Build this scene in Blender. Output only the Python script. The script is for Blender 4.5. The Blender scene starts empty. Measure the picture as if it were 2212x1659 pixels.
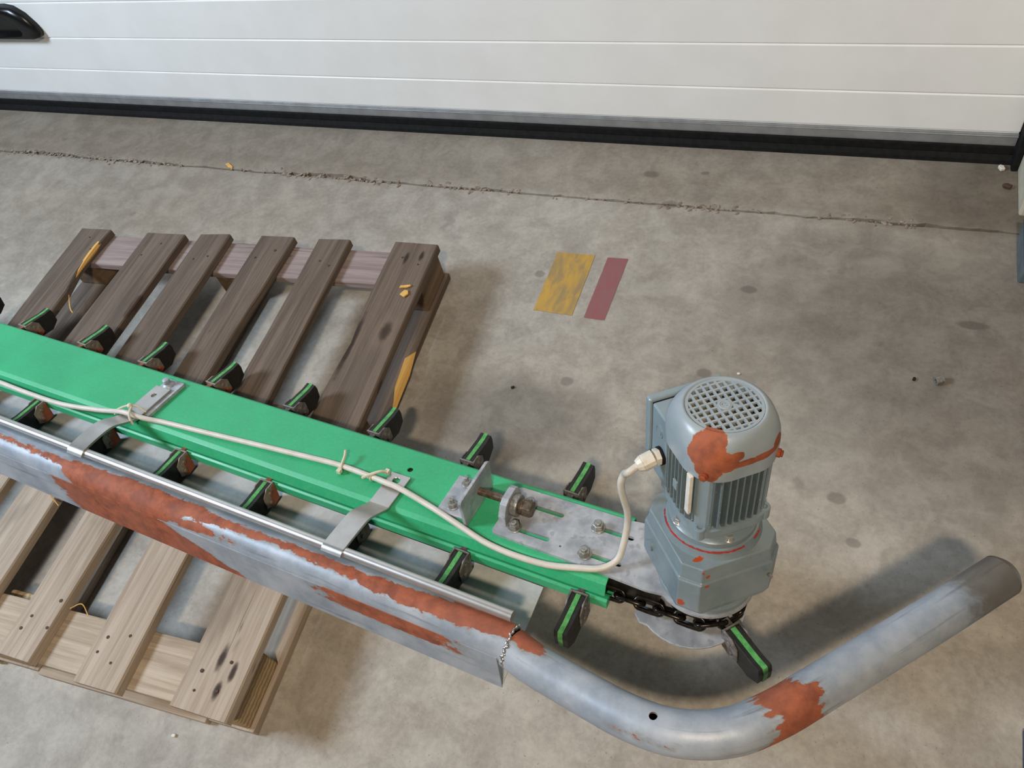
import bpy, bmesh, math, random
from mathutils import Vector, Matrix, noise

random.seed(7)
S = bpy.context.scene
COL = S.collection
PI = math.pi

# ------------------------------------------------------------------ camera
F_PX, IMG_W = 1672.0, 2212.0
PITCH, ROLL, YAW = math.radians(51.7), math.radians(-18.02), math.radians(-34.0)
CAM_H = 1.475
fw = Vector((math.sin(YAW) * math.cos(PITCH), math.cos(YAW) * math.cos(PITCH), -math.sin(PITCH)))
rt = Vector((math.cos(YAW), -math.sin(YAW), 0))
upv = rt.cross(fw)
r2 = math.cos(ROLL) * rt + math.sin(ROLL) * upv
u2 = -math.sin(ROLL) * rt + math.cos(ROLL) * upv
cam_d = bpy.data.cameras.new('camera')
cam_d.sensor_width = 36.0
cam_d.lens = F_PX / IMG_W * 36.0
cam_d.clip_start = 0.05
cam = bpy.data.objects.new('camera', cam_d)
COL.objects.link(cam)
mw = Matrix((r2, u2, -fw)).transposed().to_4x4()
mw.translation = Vector((0, 0, CAM_H))
cam.matrix_world = mw
S.camera = cam

# ------------------------------------------------------------------ world, lights, exposure
wd = bpy.data.worlds.new('hall_light')
S.world = wd
wd.use_nodes = True
bg = wd.node_tree.nodes['Background']
bg.inputs['Color'].default_value = (0.86, 0.93, 1.0, 1)
bg.inputs['Strength'].default_value = 0.05


def area(name, loc, target, sx, sy, power, col):
    d = bpy.data.lights.new(name, 'AREA')
    d.shape = 'RECTANGLE'
    d.size, d.size_y = sx, sy
    d.energy = power
    d.color = col
    o = bpy.data.objects.new(name, d)
    COL.objects.link(o)
    o.location = loc
    o.rotation_euler = (Vector(target) - Vector(loc)).to_track_quat('-Z', 'Y').to_euler()
    return o


area('hall_lamp', (0.30, -1.02, 3.0), (-0.1, 0.6, 0), 0.26, 0.13, 67, (1.0, 0.81, 0.59))
area('hall_window', (-3.8, -0.5, 3.0), (-0.6, 0.7, 0), 0.9, 0.9, 172, (0.70, 0.84, 1.0))
S.view_settings.view_transform = 'Standard'
S.view_settings.look = 'None'
S.view_settings.gamma = 1
S.view_settings.use_curve_mapping = False
S.view_settings.exposure = 0.0


# ------------------------------------------------------------------ material helpers
def lin(c):
    return tuple(((x / 255.0) / 12.92 if x / 255.0 <= 0.04045 else ((x / 255.0 + 0.055) / 1.055) ** 2.4) for x in c) + (1.0,)


class NT:
    def __init__(s, name):
        s.m = bpy.data.materials.new(name)
        s.m.use_nodes = True
        s.t = s.m.node_tree
        s.b = s.t.nodes['Principled BSDF']
        s.tc = s.t.nodes.new('ShaderNodeTexCoord')

    def n(s, kind, **kw):
        x = s.t.nodes.new(kind)
        for k, v in kw.items():
            setattr(x, k, v)
        return x

    def put(s, sock, v):
        if isinstance(v, bpy.types.NodeSocket):
            s.t.links.new(v, sock)
        else:
            sock.default_value = v

    def obj(s, scale=(1, 1, 1), off=None, rnd=False):
        mp = s.n('ShaderNodeMapping')
        s.t.links.new(s.tc.outputs['Object'], mp.inputs['Vector'])
        mp.inputs['Scale'].default_value = scale
        if off:
            mp.inputs['Location'].default_value = off
        if rnd:
            oi = s.n('ShaderNodeObjectInfo')
            mu = s.n('ShaderNodeMath', operation='MULTIPLY')
            mu.inputs[1].default_value = 37.0
            s.t.links.new(oi.outputs['Random'], mu.inputs[0])
            s.t.links.new(mu.outputs[0], mp.inputs['Location'])
        return mp.outputs[0]

    def noise(s, vec, scale, detail=4, rough=0.6, dist=0.0, out='Fac'):
        x = s.n('ShaderNodeTexNoise')
        s.t.links.new(vec, x.inputs['Vector'])
        x.inputs['Scale'].default_value = scale
        x.inputs['Detail'].default_value = detail
        x.inputs['Roughness'].default_value = rough
        x.inputs['Distortion'].default_value = dist
        return x.outputs[out]

    def ramp(s, v, a, b, interp=True):
        x = s.n('ShaderNodeMapRange')
        if interp:
            x.interpolation_type = 'SMOOTHSTEP'
        s.t.links.new(v, x.inputs[0])
        x.inputs[1].default_value = a
        x.inputs[2].default_value = b
        return x.outputs[0]

    def math(s, op, a, b=0.0, clamp=False):
        x = s.n('ShaderNodeMath', operation=op)
        x.use_clamp = clamp
        s.put(x.inputs[0], a)
        s.put(x.inputs[1], b)
        return x.outputs[0]

    def mix(s, f, a, b, mode='MIX'):
        x = s.n('ShaderNodeMix')
        x.data_type = 'RGBA'
        x.blend_type = mode
        s.put(x.inputs[0], f)
        s.put(x.inputs[6], a)
        s.put(x.inputs[7], b)
        return x.outputs[2]

    def mixf(s, f, a, b):
        x = s.n('ShaderNodeMix')
        s.put(x.inputs[0], f)
        s.put(x.inputs[2], a)
        s.put(x.inputs[3], b)
        return x.outputs[0]

    def bump(s, h, strength=0.3, dist=0.002):
        x = s.n('ShaderNodeBump')
        x.inputs['Strength'].default_value = strength
        x.inputs['Distance'].default_value = dist
        s.t.links.new(h, x.inputs['Height'])
        s.t.links.new(x.outputs[0], s.b.inputs['Normal'])

    def blobs(s, vec, items, wob=0.012, nscale=40.0, edge=0.02):
        """items: (centre xyz, radii xyz). Union of ellipsoids with a wavy edge -> 0..1"""
        nz = s.noise(vec, nscale, 5, 0.62)
        nn = s.math('MULTIPLY', s.math('SUBTRACT', nz, 0.5), wob)
        acc = None
        for c, r in items:
            mp = s.n('ShaderNodeMapping')
            mp.vector_type = 'POINT'
            s.t.links.new(vec, mp.inputs['Vector'])
            mp.inputs['Scale'].default_value = tuple(1.0 / x for x in r)
            mp.inputs['Location'].default_value = tuple(-a / x for a, x in zip(c, r))
            ln = s.n('ShaderNodeVectorMath', operation='LENGTH')
            s.t.links.new(mp.outputs[0], ln.inputs[0])
            v = s.math('SUBTRACT', 1.0, ln.outputs['Value'])
            acc = v if acc is None else s.math('MAXIMUM', acc, v)
        return s.ramp(s.math('ADD', acc, nn), -edge, edge)

    def fin(s, col=None, rough=None, metal=None, spec=None):
        for k, v in (('Base Color', col), ('Roughness', rough), ('Metallic', metal), ('Specular IOR Level', spec)):
            if v is not None:
                s.put(s.b.inputs[k], v)
        return s.m


def simple(name, c1, c2=None, rough=0.5, metal=0.0, nscale=30.0, bump=0.0, bscale=200.0, spec=0.5):
    t = NT(name)
    v = t.obj()
    if c2 is None:
        col = lin(c1)
    else:
        col = t.mix(t.ramp(t.noise(v, nscale, 5), 0.32, 0.68), lin(c1), lin(c2))
    if bump:
        t.bump(t.noise(v, bscale, 4), bump, 0.001)
    return t.fin(col, rough, metal, spec)


M = {}
# concrete floor
t = NT('concrete_floor')
v = t.obj()
big = t.ramp(t.noise(v, 1.5, 7, 0.62, 0.3), 0.30, 0.72)
col = t.mix(big, lin((146, 140, 131)), lin((182, 177, 168)))
st = t.ramp(t.noise(t.obj((2.2, 4.5, 1)), 1.3, 6, 0.62, 0.8), 0.42, 0.78)
col = t.mix(t.math('MULTIPLY', st, 0.6), col, lin((132, 124, 114)))
warm = t.ramp(t.noise(t.obj((1, 1, 1), (5, 3, 0)), 2.2, 4), 0.45, 0.7)
col = t.mix(t.math('MULTIPLY', warm, 0.4), col, lin((166, 152, 132)))
mid = t.ramp(t.noise(t.obj((1, 1, 1), (1, 4, 0)), 13, 6, 0.68, 0.4), 0.36, 0.66)
col = t.mix(0.36, col, t.mix(mid, lin((124, 116, 107)), lin((190, 184, 174))))
fine = t.noise(v, 80, 5, 0.7)
col = t.mix(0.20, col, t.mix(t.ramp(fine, 0.3, 0.7), lin((128, 120, 110)), lin((192, 186, 176))))
spk = t.ramp(t.noise(v, 190, 2, 0.5), 0.66, 0.74)
col = t.mix(t.math('MULTIPLY', spk, 0.45), col, lin((96, 86, 78)))
blot = t.ramp(t.noise(t.obj((1, 1, 1), (2, 8, 0)), 9, 3, 0.5), 0.68, 0.74)
col = t.mix(t.math('MULTIPLY', blot, 0.35), col, lin((112, 102, 94)))
spots = t.blobs(v, [((-0.214, 1.086, 0), (0.017, 0.013, 1)), ((-0.522, 1.0, 0), (0.016, 0.013, 1)),
                    ((-0.42, 1.64, 0), (0.022, 0.014, 1)), ((-0.16, 1.36, 0), (0.02, 0.012, 1)),
                    ((0.10, 0.83, 0), (0.018, 0.013, 1)), ((-0.70, 1.33, 0), (0.014, 0.012, 1)),
                    ((-0.5, 1.76, 0), (0.022, 0.014, 1)), ((0.14, 0.74, 0), (0.014, 0.01, 1)),
                    ((-0.35, 1.78, 0), (0.012, 0.008, 1)), ((0.33, 1.33, 0), (0.03, 0.012, 1))], 0.5, 70, 0.25)
col = t.mix(t.math('MULTIPLY', spots, 0.55), col, lin((104, 98, 92)))
falloff_dirt = t.blobs(v, [((0.55, 1.25, 0), (0.75, 0.42, 1)), ((-0.62, 0.86, 0), (0.22, 0.12, 1)), ((0.40, 1.75, 0), (0.22, 0.2, 1))], 1.0, 5, 0.5)  # vignette and light falloff at the right painted into the floor, plus dirt
col = t.mix(t.math('MULTIPLY', falloff_dirt, 0.80), col, (0.46, 0.45, 0.44, 1), 'MULTIPLY')
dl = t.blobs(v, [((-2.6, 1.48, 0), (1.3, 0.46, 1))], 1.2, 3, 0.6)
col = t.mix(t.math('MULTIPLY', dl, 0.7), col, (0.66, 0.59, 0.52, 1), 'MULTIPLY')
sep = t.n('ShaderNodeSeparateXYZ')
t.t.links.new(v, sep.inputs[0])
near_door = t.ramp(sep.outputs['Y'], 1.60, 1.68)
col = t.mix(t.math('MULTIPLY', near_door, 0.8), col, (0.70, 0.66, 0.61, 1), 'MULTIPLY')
t.bump(t.noise(v, 120, 5, 0.7), 0.22, 0.002)
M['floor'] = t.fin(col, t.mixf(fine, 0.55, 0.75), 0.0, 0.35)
M['joint'] = simple('joint_rubble', (110, 97, 86), (156, 142, 128), 0.9, 0, 60, 0.6, 150)

M['door'] = simple('door_panel_paint', (238, 238, 236), (243, 243, 242), 0.38, 0, 6, 0.04, 300)
M['alu'] = simple('door_aluminium', (176, 179, 182), (160, 162, 165), 0.4, 0.6, 20)
M['rubber'] = simple('black_rubber', (18, 18, 18), (27, 27, 27), 0.8, 0, 60, 0.15, 260, 0.2)
M['blackplastic'] = simple('black_plastic', (16, 15, 15), None, 0.28)
M['cream'] = simple('cream_plaster', (205, 198, 178), (190, 182, 160), 0.7, 0, 15)
M['wall'] = simple('hall_wall', (200, 198, 192), (190, 188, 182), 0.8, 0, 3)
M['greybox'] = simple('grey_blue_steel', (86, 100, 106), (104, 116, 120), 0.5, 0.1, 40)
M['darkblue'] = simple('dark_blue_steel', (48, 66, 84), (66, 80, 94), 0.5, 0.1, 40)


# wood
def wood(name, pale, pale2, dark, dark2, wet=None, streak=0.5, knots=None):
    t = NT(name)
    g1 = t.noise(t.obj((26, 1.1, 26), rnd=True), 1.6, 6, 0.62, 0.9)
    g2 = t.noise(t.obj((110, 2.5, 110), rnd=True), 2.0, 4, 0.7, 0.4)
    g3 = t.noise(t.obj((5, 1.6, 5), rnd=True), 1.5, 4, 0.6, 0.2)
    grain = t.math('ADD', t.math('MULTIPLY', g1, 0.6), t.math('MULTIPLY', g2, 0.4))
    gr = t.ramp(grain, 0.33, 0.66)
    c = t.mix(gr, lin(pale2), lin(pale))
    if dark:
        d = t.mix(gr, lin(dark2), lin(dark))
        sp = t.n('ShaderNodeSeparateXYZ')
        t.t.links.new(t.tc.outputs['Object'], sp.inputs[0])
        f = t.ramp(t.math('ADD', sp.outputs['Y'], t.math('MULTIPLY', t.math('SUBTRACT', g3, 0.5), 0.22)), wet[0], wet[1])
        c = t.mix(f, c, d)
    blot = t.ramp(g3, 0.52, 0.70)
    c = t.mix(t.math('MULTIPLY', blot, streak), c, lin(tuple(int(x * 0.62) for x in pale2)), 'MIX')
    k = t.ramp(t.noise(t.obj((14, 5, 14), rnd=True), 1.7, 2, 0.4), 0.71, 0.77)
    c = t.mix(t.math('MULTIPLY', k, 0.65), c, lin((58, 40, 30)))
    cr = t.ramp(t.noise(t.obj((70, 1.2, 70), rnd=True), 1.3, 2, 0.5, 0.5), 0.70, 0.73)
    c = t.mix(t.math('MULTIPLY', cr, 0.45), c, lin((62, 48, 38)))
    if knots:
        kv = t.obj()
        kr = t.blobs(kv, knots, 0.9, 60, 0.6)
        c = t.mix(t.math('MULTIPLY', kr, 0.8), c, lin((44, 33, 27)))
        ring = t.blobs(kv, [(p, (r[0] * 2.4, r[1] * 2.0, 1)) for p, r in knots[:1]], 0.5, 40, 0.6)
        c = t.mix(t.math('MULTIPLY', ring, 0.35), c, lin((128, 108, 92)))
        c = t.mix(t.math('MULTIPLY', kr, 0.7), c, lin((48, 36, 29)))
    t.bump(grain, 0.45, 0.002)
    return t.fin(c, 0.78, 0.0, 0.25)


KN = [((0.026, 0.300, 0.144), (0.012, 0.026, 1)), ((-0.048, 0.245, 0.144), (0.007, 0.080, 1)), ((0.0, -0.50, 0.144), (0.006, 0.02, 1)), ((0.035, -0.52, 0.144), (0.005, 0.016, 1)), ((0.02, -0.555, 0.144), (0.006, 0.014, 1)), ((-0.01, 0.545, 0.144), (0.005, 0.018, 1)), ((0.03, 0.555, 0.144), (0.005, 0.016, 1))]
M['wood'] = wood('pallet_board_wood', (180, 166, 150), (146, 129, 112), (116, 101, 89), (82, 70, 61), (-0.20, -0.02), 0.48)
M['wood_knot'] = wood('knotty_board_wood', (180, 166, 150), (146, 129, 112), (118, 102, 90), (84, 72, 62), (-0.20, -0.02), 0.48, KN)
M['nail'] = simple('rusty_nail', (84, 56, 46), (58, 42, 36), 0.8, 0, 200)
M['wood_pale'] = wood('pallet_cross_wood', (186, 171, 153), (152, 135, 116), None, None, None, 0.25)
M['wood_grey'] = wood('pallet_grey_wood', (158, 142, 138), (126, 110, 106), None, None, None, 0.3)
M['wood_dark'] = wood('pallet_runner_wood', (128, 106, 84), (92, 74, 58), None, None, None, 0.45)
t = NT('block_end_grain')
v = t.obj()
wv = t.n('ShaderNodeTexWave', wave_type='RINGS', rings_direction='Y')
mp = t.n('ShaderNodeMapping')
t.t.links.new(v, mp.inputs[0])
mp.inputs['Location'].default_value = (0.11, 0, 0.10)
t.t.links.new(mp.outputs[0], wv.inputs['Vector'])
wv.inputs['Scale'].default_value = 38
wv.inputs['Distortion'].default_value = 3.0
wv.inputs['Detail'].default_value = 3
wv.inputs['Detail Scale'].default_value = 2
c = t.mix(wv.outputs['Fac'], lin((150, 126, 94)), lin((184, 162, 128)))
t.bump(wv.outputs['Fac'], 0.3, 0.002)
M['endgrain'] = t.fin(c, 0.8, 0, 0.2)
M['fresh'] = wood('fresh_split_wood', (226, 182, 106), (196, 146, 72), None, None, None, 0.15)

# green paint
t = NT('green_paint')
v = t.obj()
nz = t.ramp(t.noise(v, 7, 5), 0.3, 0.7)
c = t.mix(nz, lin((42, 160, 108)), lin((50, 172, 118)))
scr = t.ramp(t.noise(t.obj((8, 60, 60)), 2.2, 3, 0.6, 0.4), 0.735, 0.76)
c = t.mix(t.math('MULTIPLY', scr, 0.55), c, lin((78, 64, 44)))
dust = t.ramp(t.noise(v, 160, 4, 0.7), 0.4, 0.8)
c = t.mix(t.math('MULTIPLY', dust, 0.16), c, lin((150, 176, 150)))
t.bump(t.noise(v, 260, 3), 0.05, 0.001)
M['green'] = t.fin(c, t.mixf(nz, 0.40, 0.50), 0.0, 0.5)

# rust helper colours
def rustcol(t, v):
    a = t.ramp(t.noise(v, 38, 6, 0.68), 0.3, 0.7)
    b = t.ramp(t.noise(v, 9, 3), 0.35, 0.65)
    c = t.mix(a, lin((118, 60, 38)), lin((168, 90, 56)))
    return t.mix(t.math('MULTIPLY', b, 0.45), c, lin((150, 92, 74)))


# weathered frame tube: grey zinc with rust patches; field in attribute "rust", wobbled here
def tube_mat(name):
    t = NT(name)
    v = t.obj()
    at = t.n('ShaderNodeAttribute', attribute_name='rust')
    nz = t.noise(t.obj((14, 30, 30)), 3.0, 6, 0.68, 0.3)
    f = t.math('ADD', at.outputs['Fac'], t.math('MULTIPLY', t.math('SUBTRACT', nz, 0.5), 0.026))
    ru = t.ramp(f, -0.0006, 0.0008)
    halo = t.ramp(f, -0.006, 0.0)
    g1 = t.ramp(t.noise(v, 12, 6, 0.65), 0.3, 0.7)
    c = t.mix(g1, lin((134, 144, 157)), lin((168, 175, 184)))
    stv = t.n('ShaderNodeAttribute', attribute_name='tubeuv')
    stm = t.n('ShaderNodeMapping')
    t.t.links.new(stv.outputs['Vector'], stm.inputs[0])
    stm.inputs['Scale'].default_value = (3.0, 60, 1)
    sk = t.ramp(t.noise(stm.outputs[0], 1.2, 4, 0.6, 0.3), 0.56, 0.74)
    c = t.mix(t.math('MULTIPLY', sk, 0.6), c, lin((84, 92, 102)))
    at2 = t.n('ShaderNodeAttribute', attribute_name='soil')
    so = t.ramp(t.math('ADD', at2.outputs['Fac'], t.math('MULTIPLY', t.math('SUBTRACT', nz, 0.5), 0.9)), 0.2, 0.9)
    c = t.mix(t.math('MULTIPLY', so, 0.75), c, lin((84, 76, 62)))
    c = t.mix(t.math('MULTIPLY', halo, 0.35), c, lin((120, 112, 92)))
    c = t.mix(ru, c, rustcol(t, v))
    t.bump(t.noise(v, 70, 5, 0.65), 0.18, 0.0015)
    return t.fin(c, t.mixf(ru, 0.46, 0.75), t.mixf(ru, 0.12, 0.0))


M['tube'] = tube_mat('weathered_tube_metal')

t = NT('galvanized_steel')
v = t.obj()
g = t.ramp(t.noise(v, 28, 5, 0.6), 0.32, 0.68)
c = t.mix(g, lin((150, 155, 163)), lin((188, 192, 198)))
d = t.ramp(t.noise(v, 55, 2, 0.5), 0.60, 0.68)
c = t.mix(t.math('MULTIPLY', d, 0.5), c, lin((134, 138, 146)))
w = t.ramp(t.noise(v, 17, 6, 0.7, 0.5), 0.62, 0.76)
c = t.mix(t.math('MULTIPLY', w, 0.55), c, lin((222, 224, 226)))
t.bump(t.noise(v, 150, 4), 0.12, 0.001)
M['galv'] = t.fin(c, 0.5, 0.35)
M['zinc'] = simple('zinc_bolt', (168, 168, 166), (132, 130, 122), 0.42, 0.6, 160)
M['oldbolt'] = simple('brown_steel_bolt', (126, 112, 98), (92, 76, 62), 0.45, 0.6, 120)
M['stainless'] = simple('brushed_stainless', (192, 189, 185), (178, 175, 171), 0.33, 0.85, 25)
M['rail'] = simple('polished_rail', (206, 204, 202), (196, 194, 192), 0.36, 0.75, 40)
t = NT('tray_sheet')
v = t.obj()
c = t.mix(t.ramp(t.noise(v, 14, 5, 0.7), 0.35, 0.7), lin((180, 182, 184)), lin((206, 207, 208)))
dirt = t.ramp(t.noise(v, 30, 5, 0.7), 0.55, 0.8)
c = t.mix(t.math('MULTIPLY', dirt, 0.35), c, lin((104, 92, 76)))
M['tray'] = t.fin(c, t.mixf(dirt, 0.34, 0.5), 0.05)
M['darksteel'] = simple('oily_dark_steel', (30, 27, 25), (52, 46, 40), 0.4, 0.6, 80)
M['chain'] = simple('oily_chain_steel', (20, 17, 15), (50, 43, 36), 0.25, 0.6, 90)
t = NT('flight_clip_steel')
v = t.obj()
rs = t.ramp(t.noise(t.obj((1, 1, 1)), 16, 5, 0.65), 0.50, 0.60)
c = t.mix(t.ramp(t.noise(v, 60, 4), 0.3, 0.7), lin((120, 112, 100)), lin((160, 152, 142)))
c = t.mix(rs, c, rustcol(t, v))
M['clip'] = t.fin(c, 0.55, 0.3)
M['clip_grey'] = simple('flight_clip_grey', (134, 130, 128), (88, 80, 76), 0.55, 0.3, 70)
M['flight'] = simple('flight_rubber', (20, 19, 18), (34, 33, 31), 0.6, 0, 90, 0.3, 300)
M['core'] = simple('flight_green_core', (66, 138, 72), (96, 168, 96), 0.6, 0, 120, 0.3, 400)
M['cable'] = simple('cable_grey_white', (206, 201, 192), (194, 188, 176), 0.45, 0, 30)
M['gland'] = simple('gland_plastic', (222, 218, 208), (200, 192, 176), 0.4, 0, 40)
M['tie'] = simple('cable_tie_nylon', (214, 208, 188), (200, 192, 168), 0.4, 0, 60)

# motor paint: grey blue, dusty, with rust patch on the fan cover's near corner
def motor_paint(name, c1, c2, rust=None, chips=None, dust=0.25):
    t = NT(name)
    v = t.obj()
    c = t.mix(t.ramp(t.noise(v, 16, 5), 0.3, 0.7), lin(c1), lin(c2))
    du = t.ramp(t.noise(v, 60, 5, 0.7), 0.55, 0.8)
    c = t.mix(t.math('MULTIPLY', du, dust), c, lin((176, 174, 164)))
    if dust > 0.4:
        sp = t.ramp(t.noise(v, 260, 2, 0.5), 0.68, 0.73)
        c = t.mix(t.math('MULTIPLY', sp, 0.7), c, lin((206, 204, 196)))
    rf = 0.33
    if rust:
        f = t.blobs(v, rust, 0.75, 60, 0.03)
        halo = t.blobs(v, rust, 0.75, 60, 0.2)
        c = t.mix(t.math('MULTIPLY', halo, 0.3), c, lin((160, 156, 118)))
        c = t.mix(f, c, rustcol(t, v))
        rf = t.mixf(f, 0.33, 0.8)
    if chips:
        f = t.blobs(v, chips, 1.1, 240, 0.08)
        c = t.mix(f, c, lin((170, 70, 34)))
    t.bump(t.noise(v, 220, 3), 0.06, 0.001)
    return t.fin(c, rf, 0.0, 0.5)


M['motor'] = motor_paint('motor_paint', (118, 134, 143), (132, 148, 156))
M['cover'] = motor_paint('fan_cover_paint', (140, 152, 160), (152, 163, 170),
                         rust=[((-0.045, -0.043, 0.352), (0.022, 0.024, 0.020)), ((-0.034, -0.044, 0.361), (0.014, 0.016, 0.012)), ((-0.049, -0.047, 0.343), (0.024, 0.026, 0.022)), ((-0.046, -0.050, 0.320), (0.016, 0.024, 0.022)), ((-0.030, -0.056, 0.335), (0.022, 0.020, 0.018)),
                               ((-0.008, -0.066, 0.328), (0.040, 0.02, 0.006)), ((0.028, -0.062, 0.331), (0.024, 0.02, 0.005)),
                               ((0.046, -0.056, 0.337), (0.010, 0.02, 0.009)), ((-0.018, -0.062, 0.342), (0.012, 0.02, 0.008))])
M['gear'] = motor_paint('gearbox_paint', (112, 127, 134), (126, 140, 146),
                        chips=[((-0.064, -0.076, 0.128), (0.006, 0.006, 0.004)), ((-0.055, -0.080, 0.128), (0.008, 0.006, 0.005)),
                               ((-0.045, -0.080, 0.118), (0.004, 0.006, 0.004)), ((-0.047, -0.080, 0.1), (0.004, 0.006, 0.003)),
                               ((0.02, -0.080, 0.128), (0.006, 0.005, 0.003)), ((0.035, -0.080, 0.128), (0.004, 0.005, 0.003)),
                               ((-0.078, -0.062, 0.05), (0.008, 0.005, 0.008)), ((0.065, 0.0, 0.134), (0.008, 0.010, 0.003)),
                               ((0.068, 0.016, 0.134), (0.006, 0.006, 0.003)), ((-0.05, -0.055, 0.134), (0.008, 0.004, 0.004))])
M['fin'] = motor_paint('fin_paint', (96, 112, 120), (112, 128, 134), dust=0.5)
M['fincore'] = simple('shaded_dirty_core', (58, 64, 66), (84, 88, 86), 0.7, 0, 90)  # shade between the fins put into the core colour, along with dirt
M['redseal'] = simple('red_sealant', (170, 44, 40), (140, 52, 44), 0.5, 0, 90)
M['rustbolt'] = simple('rusty_screw', (158, 74, 38), (120, 54, 30), 0.8, 0, 150, 0.4, 400)
M['fanin'] = simple('dusty_fan', (118, 108, 78), (58, 54, 46), 0.8, 0, 60)
M['fanblade'] = simple('dusty_fan_blade', (150, 138, 116), (104, 96, 74), 0.7, 0, 90)

t = NT('yellow_floor_tape')
v = t.obj()
c = t.mix(t.ramp(t.noise(t.obj((9, 3, 1)), 4, 5, 0.65, 0.4), 0.35, 0.66), lin((188, 148, 62)), lin((146, 124, 84)))
M['tape_y'] = t.fin(c, 0.5)
t = NT('red_floor_tape')
v = t.obj()
c = t.mix(t.ramp(t.noise(t.obj((9, 3, 1)), 5, 5, 0.65), 0.3, 0.7), lin((142, 82, 82)), lin((134, 92, 94)))
M['tape_r'] = t.fin(c, 0.6)
M['white'] = simple('white_crumb', (216, 212, 204), None, 0.7)
M['dark'] = simple('dark_void', (18, 17, 16), None, 0.8)


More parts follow.
